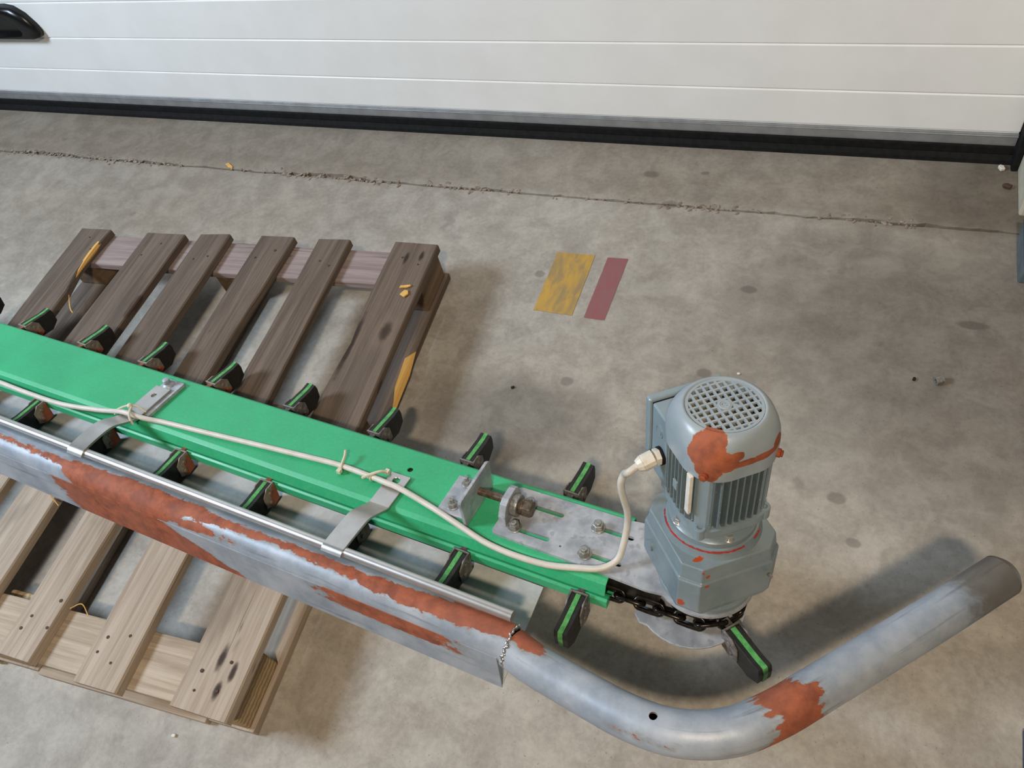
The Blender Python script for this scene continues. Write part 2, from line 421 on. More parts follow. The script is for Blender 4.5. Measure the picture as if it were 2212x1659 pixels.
# ------------------------------------------------------------------ mesh helpers
class MB:
    def __init__(s):
        s.bm = bmesh.new()

    def poly_prism(s, pts3, ext):
        """pts3: planar loop of 3D points, extruded by vector ext"""
        e = Vector(ext)
        a = [s.bm.verts.new(p) for p in pts3]
        b = [s.bm.verts.new(Vector(p) + e) for p in pts3]
        n = len(a)
        s.bm.faces.new(a)
        s.bm.faces.new(list(reversed(b)))
        for i in range(n):
            s.bm.faces.new((a[i], b[i], b[(i + 1) % n], a[(i + 1) % n]))
        return s

    def box(s, x0, x1, y0, y1, z0, z1):
        return s.poly_prism([(x0, y0, z0), (x0, y1, z0), (x1, y1, z0), (x1, y0, z0)], (0, 0, z1 - z0))

    def hexa(s, lo, hi):
        """8 corner solid: lo and hi are 4 matching corners"""
        a = [s.bm.verts.new(p) for p in lo]
        b = [s.bm.verts.new(p) for p in hi]
        s.bm.faces.new(list(reversed(a)))
        s.bm.faces.new(b)
        for i in range(4):
            s.bm.faces.new((a[i], a[(i + 1) % 4], b[(i + 1) % 4], b[i]))
        return s

    def cyl(s, p0, p1, r, seg=16, r1=None, phase=0.0):
        p0, p1 = Vector(p0), Vector(p1)
        r1 = r if r1 is None else r1
        q = (p1 - p0).to_track_quat('Z', 'Y')
        def ring(p, rr):
            return [s.bm.verts.new(p + q @ Vector((rr * math.cos(2 * PI * i / seg + phase), rr * math.sin(2 * PI * i / seg + phase), 0))) for i in range(seg)]
        a, b = ring(p0, r), ring(p1, r1)
        s.bm.faces.new(list(reversed(a)))
        s.bm.faces.new(b)
        for i in range(seg):
            s.bm.faces.new((a[i], a[(i + 1) % seg], b[(i + 1) % seg], b[i]))
        return s

    def lathe(s, prof, c=(0, 0, 0), seg=40, closed=False):
        """prof: (r, z) list around z axis through c"""
        rings = []
        for r, z in prof:
            rings.append([s.bm.verts.new((c[0] + r * math.cos(2 * PI * i / seg), c[1] + r * math.sin(2 * PI * i / seg), c[2] + z)) for i in range(seg)])
        n = len(rings)
        for k in range(n if closed else n - 1):
            A, B = rings[k], rings[(k + 1) % n]
            for i in range(seg):
                s.bm.faces.new((A[i], A[(i + 1) % seg], B[(i + 1) % seg], B[i]))
        if not closed:
            s.bm.faces.new(list(reversed(rings[0])))
            s.bm.faces.new(rings[-1])
        return s

    def loft(s, rings, caps=True):
        R = [[s.bm.verts.new(p) for p in r] for r in rings]
        n = len(R[0])
        for k in range(len(R) - 1):
            for i in range(n):
                s.bm.faces.new((R[k][i], R[k][(i + 1) % n], R[k + 1][(i + 1) % n], R[k + 1][i]))
        if caps:
            s.bm.faces.new(list(reversed(R[0])))
            s.bm.faces.new(R[-1])
        return s

    def sweep(s, path, r, seg=14, caps=True, closed=False):
        path = [Vector(p) for p in path]
        n = len(path)
        rings = []
        up = None
        for i, p in enumerate(path):
            if closed:
                tg = path[(i + 1) % n] - path[i - 1]
            else:
                tg = path[min(i + 1, n - 1)] - path[max(i - 1, 0)]
            tg.normalize()
            if up is None:
                up = Vector((0, 0, 1)) if abs(tg.z) < 0.9 else Vector((0, 1, 0))
            side = tg.cross(up).normalized()
            up = side.cross(tg).normalized()
            rr = r[i] if isinstance(r, (list, tuple)) else r
            rings.append([p + rr * (math.cos(2 * PI * k / seg) * side + math.sin(2 * PI * k / seg) * up) for k in range(seg)])
        if closed:
            rings.append(rings[0])
        return s.loft(rings, caps and not closed)

    def strip(s, path, w0, w1, th):
        """flat bar: path in (v,w), wide along u from w0 to w1, thickness th (above the path)"""
        P = [Vector((0, a, b)) for a, b in path]
        n = len(P)
        top = []
        for i in range(n):
            tg = (P[min(i + 1, n - 1)] - P[max(i - 1, 0)]).normalized()
            nn = Vector((0, tg.z, -tg.y))
            if nn.z < 0 and abs(nn.z) > 0.2:
                nn = -nn
            top.append(P[i] + nn * th)
        rings = []
        for i in range(n):
            rings.append([(w0, P[i].y, P[i].z), (w1, P[i].y, P[i].z), (w1, top[i].y, top[i].z), (w0, top[i].y, top[i].z)])
        return s.loft(rings)

    def build(s, name, mat, parent=None, smooth=False, bevel=0.0, seg=2, angle=35):
        bmesh.ops.recalc_face_normals(s.bm, faces=s.bm.faces)
        me = bpy.data.meshes.new(name)
        s.bm.to_mesh(me)
        s.bm.free()
        for m in (mat if isinstance(mat, (list, tuple)) else [mat]):
            me.materials.append(m)
        o = bpy.data.objects.new(name, me)
        COL.objects.link(o)
        if parent:
            o.parent = parent
        if smooth:
            me.polygons.foreach_set('use_smooth', [True] * len(me.polygons))
            me.set_sharp_from_angle(angle=math.radians(angle))
        if bevel:
            b = o.modifiers.new('bevel', 'BEVEL')
            b.width = bevel
            b.segments = seg
            b.limit_method = 'ANGLE'
            b.angle_limit = math.radians(40)
        return o


def empty(name, loc=(0, 0, 0), rot=None, parent=None):
    o = bpy.data.objects.new(name, None)
    o.empty_display_size = 0.1
    COL.objects.link(o)
    o.location = loc
    if rot is not None:
        o.rotation_mode = 'QUATERNION'
        o.rotation_quaternion = rot.to_quaternion()
    if parent:
        o.parent = parent
    return o


def tag(o, label, cat, group=None):
    o['label'] = label
    o['category'] = cat
    if group:
        o['group'] = group
    return o


def struct(o):
    o['kind'] = 'structure'
    return o


def cut(o, cutters):
    """subtract cutter bmesh builders from o, result baked into the mesh"""
    for mb in cutters:
        c = mb.build('cutter', M['dark'])
        if o.parent:
            c.parent = o.parent
        md = o.modifiers.new('cut', 'BOOLEAN')
        md.operation = 'DIFFERENCE'
        md.solver = 'EXACT'
        md.object = c
        bpy.context.view_layer.update()
        dg = bpy.context.evaluated_depsgraph_get()
        new = bpy.data.meshes.new_from_object(o.evaluated_get(dg), depsgraph=dg)
        o.modifiers.clear()
        o.data = new
        bpy.data.objects.remove(c)
    return o


def catmull(pts, n=8):
    P = [Vector(p) for p in pts]
    P = [2 * P[0] - P[1]] + P + [2 * P[-1] - P[-2]]
    out = []
    for i in range(1, len(P) - 2):
        a, b, c, d = P[i - 1], P[i], P[i + 1], P[i + 2]
        for k in range(n):
            s = k / n
            out.append(0.5 * ((2 * b) + (c - a) * s + (2 * a - 5 * b + 4 * c - d) * s * s + (3 * b - a - 3 * c + d) * s ** 3))
    out.append(P[-2])
    return out


def link_copy(o, parent, name=None):
    c = o.copy()
    COL.objects.link(c)
    c.parent = parent
    if name:
        c.name = name
    return c


# ------------------------------------------------------------------ setting: floor, door, walls
JY = 1.635
xs = [-7 + i * 0.012 if False else None for i in ()]
edge = []
x = -6.0
while x < 4.0:
    step = 0.02 if -3.6 < x < 0.8 else 0.4
    nz = noise.noise((x * 9, 0, 0)) * 0.006 + noise.noise((x * 40, 3, 0)) * 0.004
    wdt = 0.005 + max(0.0, noise.noise((x * 2.3, 7, 0))) * 0.026 + max(0, noise.noise((x * 25, 9, 0))) * 0.009
    if x > 0.385:
        wdt = 0.0006
    edge.append((x, JY + nz * 0.6 - 0.001, JY + nz + wdt))
    x += step
edge.append((4.0, JY, JY + 0.002))
mb = MB()
mb.poly_prism([(-6, -5, 0), (4, -5, 0)] + [(a, b, 0) for a, b, c in reversed(edge)], (0, 0, -0.1))
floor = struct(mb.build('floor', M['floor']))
mb = MB()
mb.poly_prism([(a, c, 0.0015) for a, b, c in edge] + [(4, 2.6, 0.0015), (-6, 2.6, 0.0015)], (0, 0, -0.1))
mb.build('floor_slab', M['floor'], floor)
mb = MB()
mb.box(-6, 4, JY - 0.03, JY + 0.06, -0.09, -0.012)
mb.build('floor_joint', M['joint'], floor)
# rubble crumbs along the broken joint
mb = MB()
for i in range(620):
    x = random.uniform(-3.1, 0.2)
    if noise.noise((x * 2.3, 7, 0)) < -0.05 and random.random() < 0.8:
        continue
    r = random.uniform(0.0015, 0.006)
    y = JY + random.gauss(0.006, 0.008)
    c = Vector((x, y, r * 0.4 - 0.001))
    bmesh.ops.create_icosphere(mb.bm, subdivisions=1, radius=r, matrix=Matrix.Translation(c) @ Matrix.Rotation(random.random() * 6, 4, 'Z') @ Matrix.Diagonal((random.uniform(0.8, 2.2), 1, 0.55, 1)))
o = mb.build('joint_crumbs', M['joint'], floor)
o['kind'] = 'stuff'

DY = 1.909
DX0, DX1 = -3.36, 0.402
door = struct(empty('door_1', ((DX0 + DX1) / 2, DY, 0)))
ox = (DX0 + DX1) / 2


def dbox(name, mat, x0, x1, y0, y1, z0, z1, bevel=0.0, seg=2):
    m = MB().box(x0 - ox, x1 - ox, y0 - DY, y1 - DY, z0, z1)
    return m.build(name, mat, door, bevel=bevel, seg=seg)


zs = [0.083, 0.188, 0.3165, 0.449]
while zs[-1] < 2.6:
    zs.append(zs[-1] + 0.1315)
for i in range(len(zs) - 1):
    dbox('panel', M['door'], DX0, DX1, DY, DY + 0.04, zs[i] + 0.0016, zs[i + 1] - 0.0016, 0.0028, 3)
dbox('panel_core', M['door'], DX0 + 0.002, DX1 - 0.002, DY + 0.0035, DY + 0.038, 0.07, zs[-1] - 0.01)
dbox('bottom_rail', M['alu'], DX0, DX1, DY - 0.004, DY + 0.036, 0.046, 0.081, 0.002)
dbox('bottom_rail_lip', M['alu'], DX0, DX1, DY - 0.006, DY + 0.03, 0.0735, 0.0755, 0.0008)
dbox('bottom_seal', M['rubber'], DX0, DX1 + 0.004, DY - 0.010, DY + 0.03, 0.024, 0.0475, 0.003)
mb = MB()
mb.poly_prism([(DX0 - ox, -0.006, 0.026), (DX0 - ox, -0.018, 0.012), (DX0 - ox, -0.021, 0.0), (DX0 - ox, 0.02, 0.0), (DX0 - ox, 0.02, 0.026)], (DX1 - DX0 + 0.004, 0, 0))
mb.build('bottom_seal_lip', M['rubber'], door, bevel=0.0015)
# handle: moulded black grip, low on the door
mb = MB()
hc = (-2.93, 0.385)
prof = [(-0.17, -0.055), (-0.16, -0.064), (0.13, -0.062), (0.152, -0.055), (0.160, -0.04), (0.156, -0.01), (0.135, 0.028), (0.10, 0.055), (0.06, 0.063), (-0.13, 0.063), (-0.16, 0.05), (-0.17, 0.0)]
rings = []
for dy, sc in ((0.0, 1.0), (-0.018, 1.0), (-0.030, 0.93), (-0.036, 0.80)):
    rings.append([(hc[0] + a * sc - ox, dy, hc[1] + b * sc) for a, b in prof])
for dy, sc in ((-0.034, 0.70), (-0.012, 0.62)):
    rings.append([(hc[0] + a * sc - ox - 0.02, dy, hc[1] + b * sc * 0.9 - 0.004) for a, b in prof])
mb.loft(rings)
mb.build('handle', M['blackplastic'], door, smooth=True, angle=50)

# jambs
mb = MB().box(DX1 + 0.001, DX1 + 0.016, DY - 0.045, DY + 0.05, 0.0, 2.7)
struct(mb.build('trim_1', M['rubber'], bevel=0.003))
mb = MB().box(DX0 - 0.016, DX0 - 0.001, DY - 0.045, DY + 0.05, 0.0, 2.7)
struct(mb.build('trim_2', M['rubber'], bevel=0.003))
mb = MB().box(DX1 + 0.017, 1.3, 1.698, 2.3, 0, 3.2)
struct(mb.build('wall_right', M['cream'], bevel=0.006))
mb = MB().box(-6, DX0 - 0.017, DY - 0.02, 2.3, 0, 3.2)
struct(mb.build('wall_left', M['wall']))
mb = MB().box(DX0 - 0.017, DX1 + 0.017, DY + 0.0, 2.3, 2.72, 3.2)
struct(mb.build('wall_back', M['wall']))

# right edge of frame: grey box and dark blue foot
gb = empty('floor_box', (0.50, 1.55, 0))
tag(gb, 'small grey blue steel box on the floor by the right wall', 'box')
MB().box(-0.083, 0.08, -0.076, 0.07, 0, 0.055).build('body', M['greybox'], gb, bevel=0.004)
MB().box(-0.086, 0.083, -0.079, 0.073, 0.0552, 0.062).build('lid', M['darkblue'], gb, bevel=0.002)
ft = empty('steel_foot', (0.50, 0.40, 0))
tag(ft, 'dark blue steel foot at the lower right edge of the floor', 'machine foot')
MB().box(-0.08, 0.1, -0.06, 0.073, 0, 0.012).build('base_plate', M['darkblue'], ft, bevel=0.002)
MB().box(-0.03, 0.05, -0.03, 0.04, 0.012, 0.4).build('post', M['darkblue'], ft, bevel=0.003)

# ------------------------------------------------------------------ pallet
PA = math.radians(4.05)
pal = empty('pallet', (-1.52, 0.63, 0), Matrix.Rotation(PA, 3, 'Z'))
tag(pal, 'weathered wooden pallet lying under the green conveyor', 'pallet')
Rp = Matrix.Rotation(-PA, 3, 'Z')


def wl(p):
    q = Rp @ Vector((p[0] + 1.52, p[1] - 0.63, 0))
    return q.x, q.y


TH = 0.022
# each board: far-left, far-right, near-right, near-left world corners
BO = [((-2.124, 1.164), (-2.009, 1.173), (-1.885, 0.010), (-2.012, 0.004)),
      ((-1.871, 1.178), (-1.732, 1.189), (-1.668, 0.018), (-1.812, 0.012)),
      ((-1.681, 1.197), (-1.582, 1.211), (-1.498, 0.022), (-1.610, 0.018)),
      ((-1.477, 1.219), (-1.370, 1.228), (-1.314, 0.034), (-1.404, 0.030)),
      ((-1.293, 1.232), (-1.194, 1.242), (-1.092, 0.040), (-1.197, 0.033)),
      ((-1.060, 1.253), (-0.934, 1.259), (-0.846, 0.061), (-0.975, 0.055))]
for k, q in enumerate(BO):
    L4 = [wl(p) for p in q]
    cx = sum(p[0] for p in L4) / 4
    cy = sum(p[1] for p in L4) / 4
    # side outlines with a wavy edge
    n = 14
    left, right = [], []
    for i in range(n + 1):
        s = i / n
        lx = L4[0][0] + (L4[3][0] - L4[0][0]) * s
        ly = L4[0][1] + (L4[3][1] - L4[0][1]) * s
        rx = L4[1][0] + (L4[2][0] - L4[1][0]) * s
        ry = L4[1][1] + (L4[2][1] - L4[1][1]) * s
        w1 = noise.noise((k * 5.1, s * 4, 0)) * 0.004
        w2 = noise.noise((k * 5.1 + 2, s * 4, 4)) * 0.004
        if k == 5 and 0.20 < s < 0.38:
            w1 += 0.012 * math.sin((s - 0.20) / 0.18 * PI)
        left.append((lx + w1 - cx, ly - cy))
        right.append((rx + w2 - cx, ry - cy))
    if k == 0:
        right[1] = (right[1][0] - 0.012, right[1][1])
        right[2] = (right[2][0] - 0.016, right[2][1])
    mb = MB()
    rings = []
    for (lx, ly), (rx, ry) in zip(left, right):
        z = 0.144 + noise.noise((k * 3, ly * 3, 1)) * 0.0012
        e = 0.003
        rings.append([(lx, ly, 0.122), (rx, ry, 0.122), (rx, ry, z - e), (rx - e, ry, z), (lx + e, ly, z), (lx, ly, z - e)])
    mb.loft(rings)
    b = mb.build('board', M['wood_knot'] if k == 5 else M['wood'], pal)
    b.location = (cx, cy, 0)
    # nails near both ends and over the middle cross board
    for yy in (-0.50, -0.545, 0.52):
        for xx in (-0.022, 0.024):
            px = xx + random.uniform(-0.008, 0.008)
            py = yy + random.uniform(-0.03, 0.03)
            nb = MB().cyl((px, py, 0.1435), (px, py, 0.1455), random.uniform(0.0022, 0.0038), 8)
            nb.build('nail', M['nail'], b)


def pbox(name, mat, x0, x1, y0, y1, z0, z1, bevel=0.003):
    cx, cy = (x0 + x1) / 2, (y0 + y1) / 2
    long_x = (x1 - x0) > (y1 - y0)
    if long_x:   # grain must run along local Y
        m = MB().box(-(y1 - y0) / 2, (y1 - y0) / 2, -(x1 - x0) / 2, (x1 - x0) / 2, z0, z1)
    else:
        m = MB().box(-(x1 - x0) / 2, (x1 - x0) / 2, -(y1 - y0) / 2, (y1 - y0) / 2, z0, z1)
    o = m.build(name, mat, pal, bevel=bevel)
    o.location = (cx, cy, 0)
    if long_x:
        o.rotation_euler = (0, 0, PI / 2)
    return o


PX0, PX1, PY0, PY1 = -0.575, 0.623, -0.609, 0.602
pbox('cross_board', M['wood_grey'], PX0 + 0.02, PX1 - 0.045, 0.455, 0.572, 0.100, 0.1215)
pbox('cross_board', M['wood_dark'], PX0, PX1 - 0.02, -0.06, 0.06, 0.100, 0.1215)
pbox('cross_board', M['wood_pale'], PX0, PX1 - 0.035, -0.604, -0.492, 0.100, 0.1215)
for bx0, bx1 in ((PX0, PX0 + 0.10), (-0.03, 0.07), (PX1 - 0.10, PX1 - 0.012)):
    for by0, by1 in ((0.46, 0.595), (-0.07, 0.07), (-0.603, -0.475)):
        near = by1 < -0.3
        pbox('block', M['endgrain'] if near else M['wood_dark'], bx0, bx1, by0, by1, 0.0221, 0.0998, 0.004)
    pbox('runner', M['wood'], bx0 - 0.008, bx1 + (0.009 if bx1 > 0.3 else 0.008), PY0 + 0.002, PY1, 0.0, 0.022, 0.002)
pbox('bottom_board', M['wood_pale'], PX0 + 0.112, -0.04, PY0 - 0.004, PY0 + 0.10, 0.0, 0.021, 0.002)
pbox('bottom_board', M['wood_pale'], 0.08, PX1 - 0.112, PY0 - 0.004, PY0 + 0.10, 0.0, 0.021, 0.002)
# freshly split wood: on the right runner, on the first board
mb = MB()
mb.poly_prism([(0.600, 0.30, 0.0222), (0.622, 0.325, 0.0222), (0.632, 0.25, 0.0222), (0.634, 0.10, 0.0222), (0.618, 0.17, 0.0222), (0.606, 0.21, 0.0222)], (0, 0, 0.0012))
o = mb.build('split_edge', M['fresh'], pal)
o['label'] = 'fresh yellow split in the runner'
mb = MB()
sx, sy = wl((-2.008, 1.15))
mb.sweep(catmull([(sx - 0.012, sy + 0.00, 0.137), (sx - 0.012, sy - 0.06, 0.138), (sx - 0.010, sy - 0.13, 0.137), (sx - 0.004, sy - 0.19, 0.134), (sx + 0.001, sy - 0.24, 0.128)], 4), [0.005 + 0.0035 * math.sin(i * 0.35) for i in range(17)], 6)
o = mb.build('split_edge', M['fresh'], pal)
o['label'] = 'fresh yellow split along the first board'
mb = MB()
mb.sweep(catmull([(sx + 0.002, sy - 0.22, 0.130), (sx + 0.04, sy - 0.27, 0.125), (sx + 0.085, sy - 0.30, 0.140)], 4), 0.0016, 5)
mb.build('splinter', M['fresh'], pal)

# ------------------------------------------------------------------ conveyor frame of reference (u along, v to far side, w up; rolled 12.5 degrees)
PHI, THC = math.radians(12.5), math.radians(-4.79)
cu = Vector((math.cos(THC), math.sin(THC), 0))
cn = Vector((-cu.y, cu.x, 0))
cz = Vector((0, 0, 1))
cv = math.cos(PHI) * cn - math.sin(PHI) * cz
cw = math.cos(PHI) * cz + math.sin(PHI) * cn
RC = Matrix((cu, cv, cw)).transposed()
OC = Vector((-0.51829905, 0.59527826, 0.255))
conv = empty('scraper_conveyor', OC, RC)
tag(conv, 'green scraper chain conveyor on the wooden pallet with rusty frame tube', 'conveyor')
U0, U1 = -1.95, 0.292


def uprof(name, prof, u0, u1, mat, parent=conv, bevel=0.0, smooth=False):
    return MB().poly_prism([(u0, a, b) for a, b in prof], (u1 - u0, 0, 0)).build(name, mat, parent, bevel=bevel, smooth=smooth)


# cover channel: folded sheet
out = [(-0.1495, -0.026), (-0.1425, -0.0045), (-0.1335, 0.0), (-0.002, 0.0), (0.0035, -0.0035), (0.0085, -0.026)]
inn = [(0.006, -0.026), (0.001, -0.0055), (-0.004, -0.003), (-0.1325, -0.003), (-0.1405, -0.0065), (-0.147, -0.026)]
cover = uprof('cover_channel', out + inn, U0, U1, M['green'])
cut(cover, [MB().cyl((-0.139, -0.0465, -0.02), (-0.139, -0.0465, 0.02), 0.0055, 16),
            ])
b = cover.modifiers.new('bevel', 'BEVEL')
b.width, b.segments, b.limit_method, b.angle_limit = 0.0012, 2, 'ANGLE', math.radians(12)
low = [(-0.1515, -0.056), (-0.1515, -0.0385), (-0.147, -0.0355), (-0.135, -0.040), (-0.125, -0.052), (-0.015, -0.052), (-0.004, -0.040), (0.006, -0.0355), (0.0105, -0.0385), (0.0105, -0.056)]
uprof('lower_channel', low, U0, U1 + 0.004, M['green'], bevel=0.0008)
uprof('web_beam', [(-0.095, -0.0515), (-0.095, -0.0035), (-0.04, -0.0035), (-0.04, -0.0515)], U0, U1 - 0.03, M['darksteel'])
uprof('dark_infill', [(-0.124, -0.046), (-0.124, -0.0035), (-0.012, -0.0035), (-0.012, -0.046)], U1 - 0.02, 0.372, M['darksteel'])  # inner wall box, added to darken the gap under the drive plate
uprof('support_beam', [(-0.128, -0.1142), (-0.128, -0.0565), (-0.012, -0.0565), (-0.012, -0.1142)], U0, 0.02, M['darksteel'], bevel=0.002)
# tray of bright sheet with its outer wall
mb = MB()
mb.poly_prism([(U0, -0.127, -0.09), (U0, -0.325, -0.09), (0.185, -0.325, -0.09), (0.171, -0.134, -0.09)], (0, 0, -0.0025))
mb.build('tray', M['tray'], conv)
def wall_attr(o):
    me = o.data
    a = me.attributes.new('rust', 'FLOAT', 'POINT')
    so = me.attributes.new('soil', 'FLOAT', 'POINT')
    uv = me.attributes.new('tubeuv', 'FLOAT_VECTOR', 'POINT')
    for i, vt in enumerate(me.vertices):
        x, z = vt.co.x, vt.co.z
        # rust sheet spreads from the tube over the wall
        top = (z + 0.09) / 0.085
        d = min(x + 0.80 + 0.03 * top, -0.35 - 0.17 * top - x)
        d2 = 0.02 * (1 - ((x + 0.02) / 0.2) ** 2) * (1 if top > 0.6 else 0) - 0.012
        a.data[i].value = max(-0.04, min(0.04, max(d * 0.35, d2)))
        so.data[i].value = 0
        uv.data[i].vector = (x, z, 0)


mb = MB()
nu, nw = 180, 8
vv = []
for i in range(nu + 1):
    x = U0 + (0.186 - U0) * i / nu
    row = []
    for k in range(nw + 1):
        s = k / nw
        row.append((x, -0.3252 + 0.0012 * s, -0.0925 + 0.0885 * s))
    vv.append(row)
B1 = [[mb.bm.verts.new(p) for p in r] for r in vv]
B2 = [[mb.bm.verts.new((p[0], p[1] + 0.0022, p[2])) for p in r] for r in vv]
for i in range(nu):
    for k in range(nw):
        mb.bm.faces.new((B1[i][k], B1[i + 1][k], B1[i + 1][k + 1], B1[i][k + 1]))
        mb.bm.faces.new((B2[i][k], B2[i][k + 1], B2[i + 1][k + 1], B2[i + 1][k]))
    for k in (0, nw):
        mb.bm.faces.new((B1[i][k], B2[i][k], B2[i + 1][k], B1[i + 1][k]))
for i in (0, nu):
    for k in range(nw):
        mb.bm.faces.new((B1[i][k], B1[i][k + 1], B2[i][k + 1], B2[i][k]))
wall = mb.build('tray_wall', M['tube'], conv)
wall_attr(wall)

# ---- frame tube
TR = 0.031


def tube_obj(name, path, ringn, field, soil, inner=0.027, s0=0.0, skew=0.0):
    """hollow tube with attributes. field(s, th, p) -> signed metres"""
    P = [Vector(p) for p in path]
    n = len(P)
    bm = bmesh.new()
    rings, rin = [], []
    s = s0
    meta = []
    for i, p in enumerate(P):
        tg = (P[min(i + 1, n - 1)] - P[max(i - 1, 0)]).normalized()
        side = Vector((tg.y, -tg.x, 0)).normalized()      # toward -v for +u direction
        upn = side.cross(tg).normalized()
        if upn.z < 0:
            upn = -upn
        if i:
            s += (P[i] - P[i - 1]).length
        row, ro2 = [], []
        for k in range(ringn):
            th = 2 * PI * k / ringn
            d = math.cos(th) * upn + math.sin(th) * side
            sk = tg * (-skew * TR * (math.cos(th) + 0.3 * math.sin(th))) if i == n - 1 else Vector((0, 0, 0))
            row.append(bm.verts.new(p + TR * d + sk))
            ro2.append(bm.verts.new(p + inner * d + sk))
            meta.append((s, math.degrees(th if th <= PI else th - 2 * PI), p))
            meta.append(None)
        rings.append(row)
        rin.append(ro2)
    for i in range(n - 1):
        for k in range(ringn):
            k2 = (k + 1) % ringn
            bm.faces.new((rings[i][k], rings[i][k2], rings[i + 1][k2], rings[i + 1][k]))
            bm.faces.new((rin[i][k], rin[i + 1][k], rin[i + 1][k2], rin[i][k2]))
    for i in (0, n - 1):
        for k in range(ringn):
            k2 = (k + 1) % ringn
            bm.faces.new((rings[i][k], rin[i][k], rin[i][k2], rings[i][k2]))
    mb = MB()
    mb.bm.free()
    mb.bm = bm
    o = mb.build(name, M['tube'], conv, smooth=True, angle=60)
    me = o.data
    a = me.attributes.new('rust', 'FLOAT', 'POINT')
    so = me.attributes.new('soil', 'FLOAT', 'POINT')
    uv = me.attributes.new('tubeuv', 'FLOAT_VECTOR', 'POINT')
    for i, mt in enumerate(meta):
        if mt is None:
            a.data[i].value = -0.03
            so.data[i].value = 1.3
            continue
        a.data[i].value = max(-0.04, min(0.04, field(*mt)))
        so.data[i].value = soil(*mt)
        uv.data[i].vector = (mt[0], math.radians(mt[1]) * TR, 0)
    return o


def lerp_tab(tab, x):
    for (a, b), (c, d) in zip(tab, tab[1:]):
        if a <= x <= c:
            return b + (d - b) * (x - a) / (c - a)
    return tab[0][1] if x < tab[0][0] else tab[-1][1]


TOPE = [(-1.1, 10), (-0.95, 8), (-0.8, 2), (-0.62, -22), (-0.45, -18), (-0.38, -6), (-0.16, -12), (0.0, -14), (0.12, -40), (0.20, -50)]
BOTE = [(-1.1, 18), (-0.95, 22), (-0.85, 25), (-0.80, 30), (-0.77, 75), (-0.74, 130), (-0.56, 130), (-0.50, 80), (-0.455, 34), (-0.385, 24), (-0.25, 14), (-0.14, 20), (0.0, 34), (0.1, 34), (0.16, 26), (0.20, 14), (0.24, -10), (0.26, -50)]


def fieldL(s, th, p):
    x = p.x
    lo, hi = lerp_tab(TOPE, x), lerp_tab(BOTE, x)
    d = min(th - lo, hi - th)
    val = math.radians(d) * TR
    # second blotch below the band
    b2 = 0.0095 - math.hypot((x + 0.45) * 0.12, math.radians(th - 58) * TR)
    return max(val, b2)


pathL = [(U0 + (0.197 - U0) * i / 160, -0.292, -0.006) for i in range(161)]
tube_obj('frame_tube', pathL, 56, fieldL, lambda s, th, p: 0.0)
pr = [(0.199, -0.2970, -0.0085), (0.238, -0.3065, -0.0105), (0.2825, -0.3139, -0.009), (0.3384, -0.3236, -0.004), (0.3871, -0.3325, 0.004), (0.432, -0.3362, 0.012), (0.4653, -0.3335, 0.017), (0.4975, -0.3245, 0.021), (0.5242, -0.3115, 0.024),
      (0.5484, -0.2945, 0.027), (0.5861, -0.2551, 0.030), (0.6223, -0.2090, 0.033), (0.6786, -0.1365, 0.036), (0.7388, -0.0592, 0.040), (0.7803, -0.0045, 0.043), (0.8080, 0.0330, 0.045), (0.8300, 0.0625, 0.046)]
pathR = catmull(pr, 9)
LEN_R = sum((pathR[i + 1] - pathR[i]).length for i in range(len(pathR) - 1))


def fieldR(s, th, p):
    # rust band around the tube after the bend, jagged along the axis
    s1 = 0.392 + 0.012 * math.sin(math.radians(th * 2.2)) - 0.00012 * th
    s2 = 0.462 + 0.010 * math.sin(math.radians(th * 3.1 + 40)) + 0.00010 * th
    jag = noise.noise((th * 0.11, 3, 0)) * 0.020 + noise.noise((th * 0.3, 8, 0)) * 0.010
    jag2 = noise.noise((th * 0.12, 13, 0)) * 0.020 + noise.noise((th * 0.31, 18, 0)) * 0.010
    d = min(s - s1 - jag, s2 + jag2 - s)
    # continuation of the left rust just behind the weld, on the far top side
    d2 = 0.020 - math.hypot((s - 0.0) * 0.36, math.radians(th + 30) * TR)
    d3 = 0.0015 - math.hypot((s - 0.235) * 0.12, math.radians(th - 62) * TR * 0.8)
    return max(d * 0.6, d2, d3)


def soilR(s, th, p):
    e = (s - (LEN_R - 0.125)) / 0.07
    return max(0.0, min(1.3, e))


tr = tube_obj('frame_tube', pathR, 64, fieldR, soilR, skew=1.45)
tr['label'] = 'bent end of the frame tube with a rust band'
cut(tr, [MB().cyl((0.434, -0.336, 0.025), (0.434, -0.3355, 0.06), 0.0058, 16)])
# weld seam between both tube pieces
mb = MB()
rg = []
for k in range(90):
    th = math.radians(-62 + 182 * k / 89)
    r = TR + 0.0006 + random.uniform(-0.0008, 0.0012)
    rg.append((0.1985 + random.uniform(-0.0012, 0.0012) + 0.0012 * math.sin(k * 0.6), -0.2945 - r * math.sin(th), -0.008 + r * math.cos(th)))
mb.sweep(rg, [random.uniform(0.0018, 0.0024) + (0.0016 * random.random() if 40 < i_ < 78 else 0) for i_ in range(len(rg))], 8)
mb.build('weld_seam', M['stainless'], conv, smooth=True, angle=80)

# ---- stainless rail and its brackets
MB().cyl((U0, -0.268, 0.030), (0.190, -0.268, 0.030), 0.0088, 20).build('rail', M['rail'], conv, smooth=True)


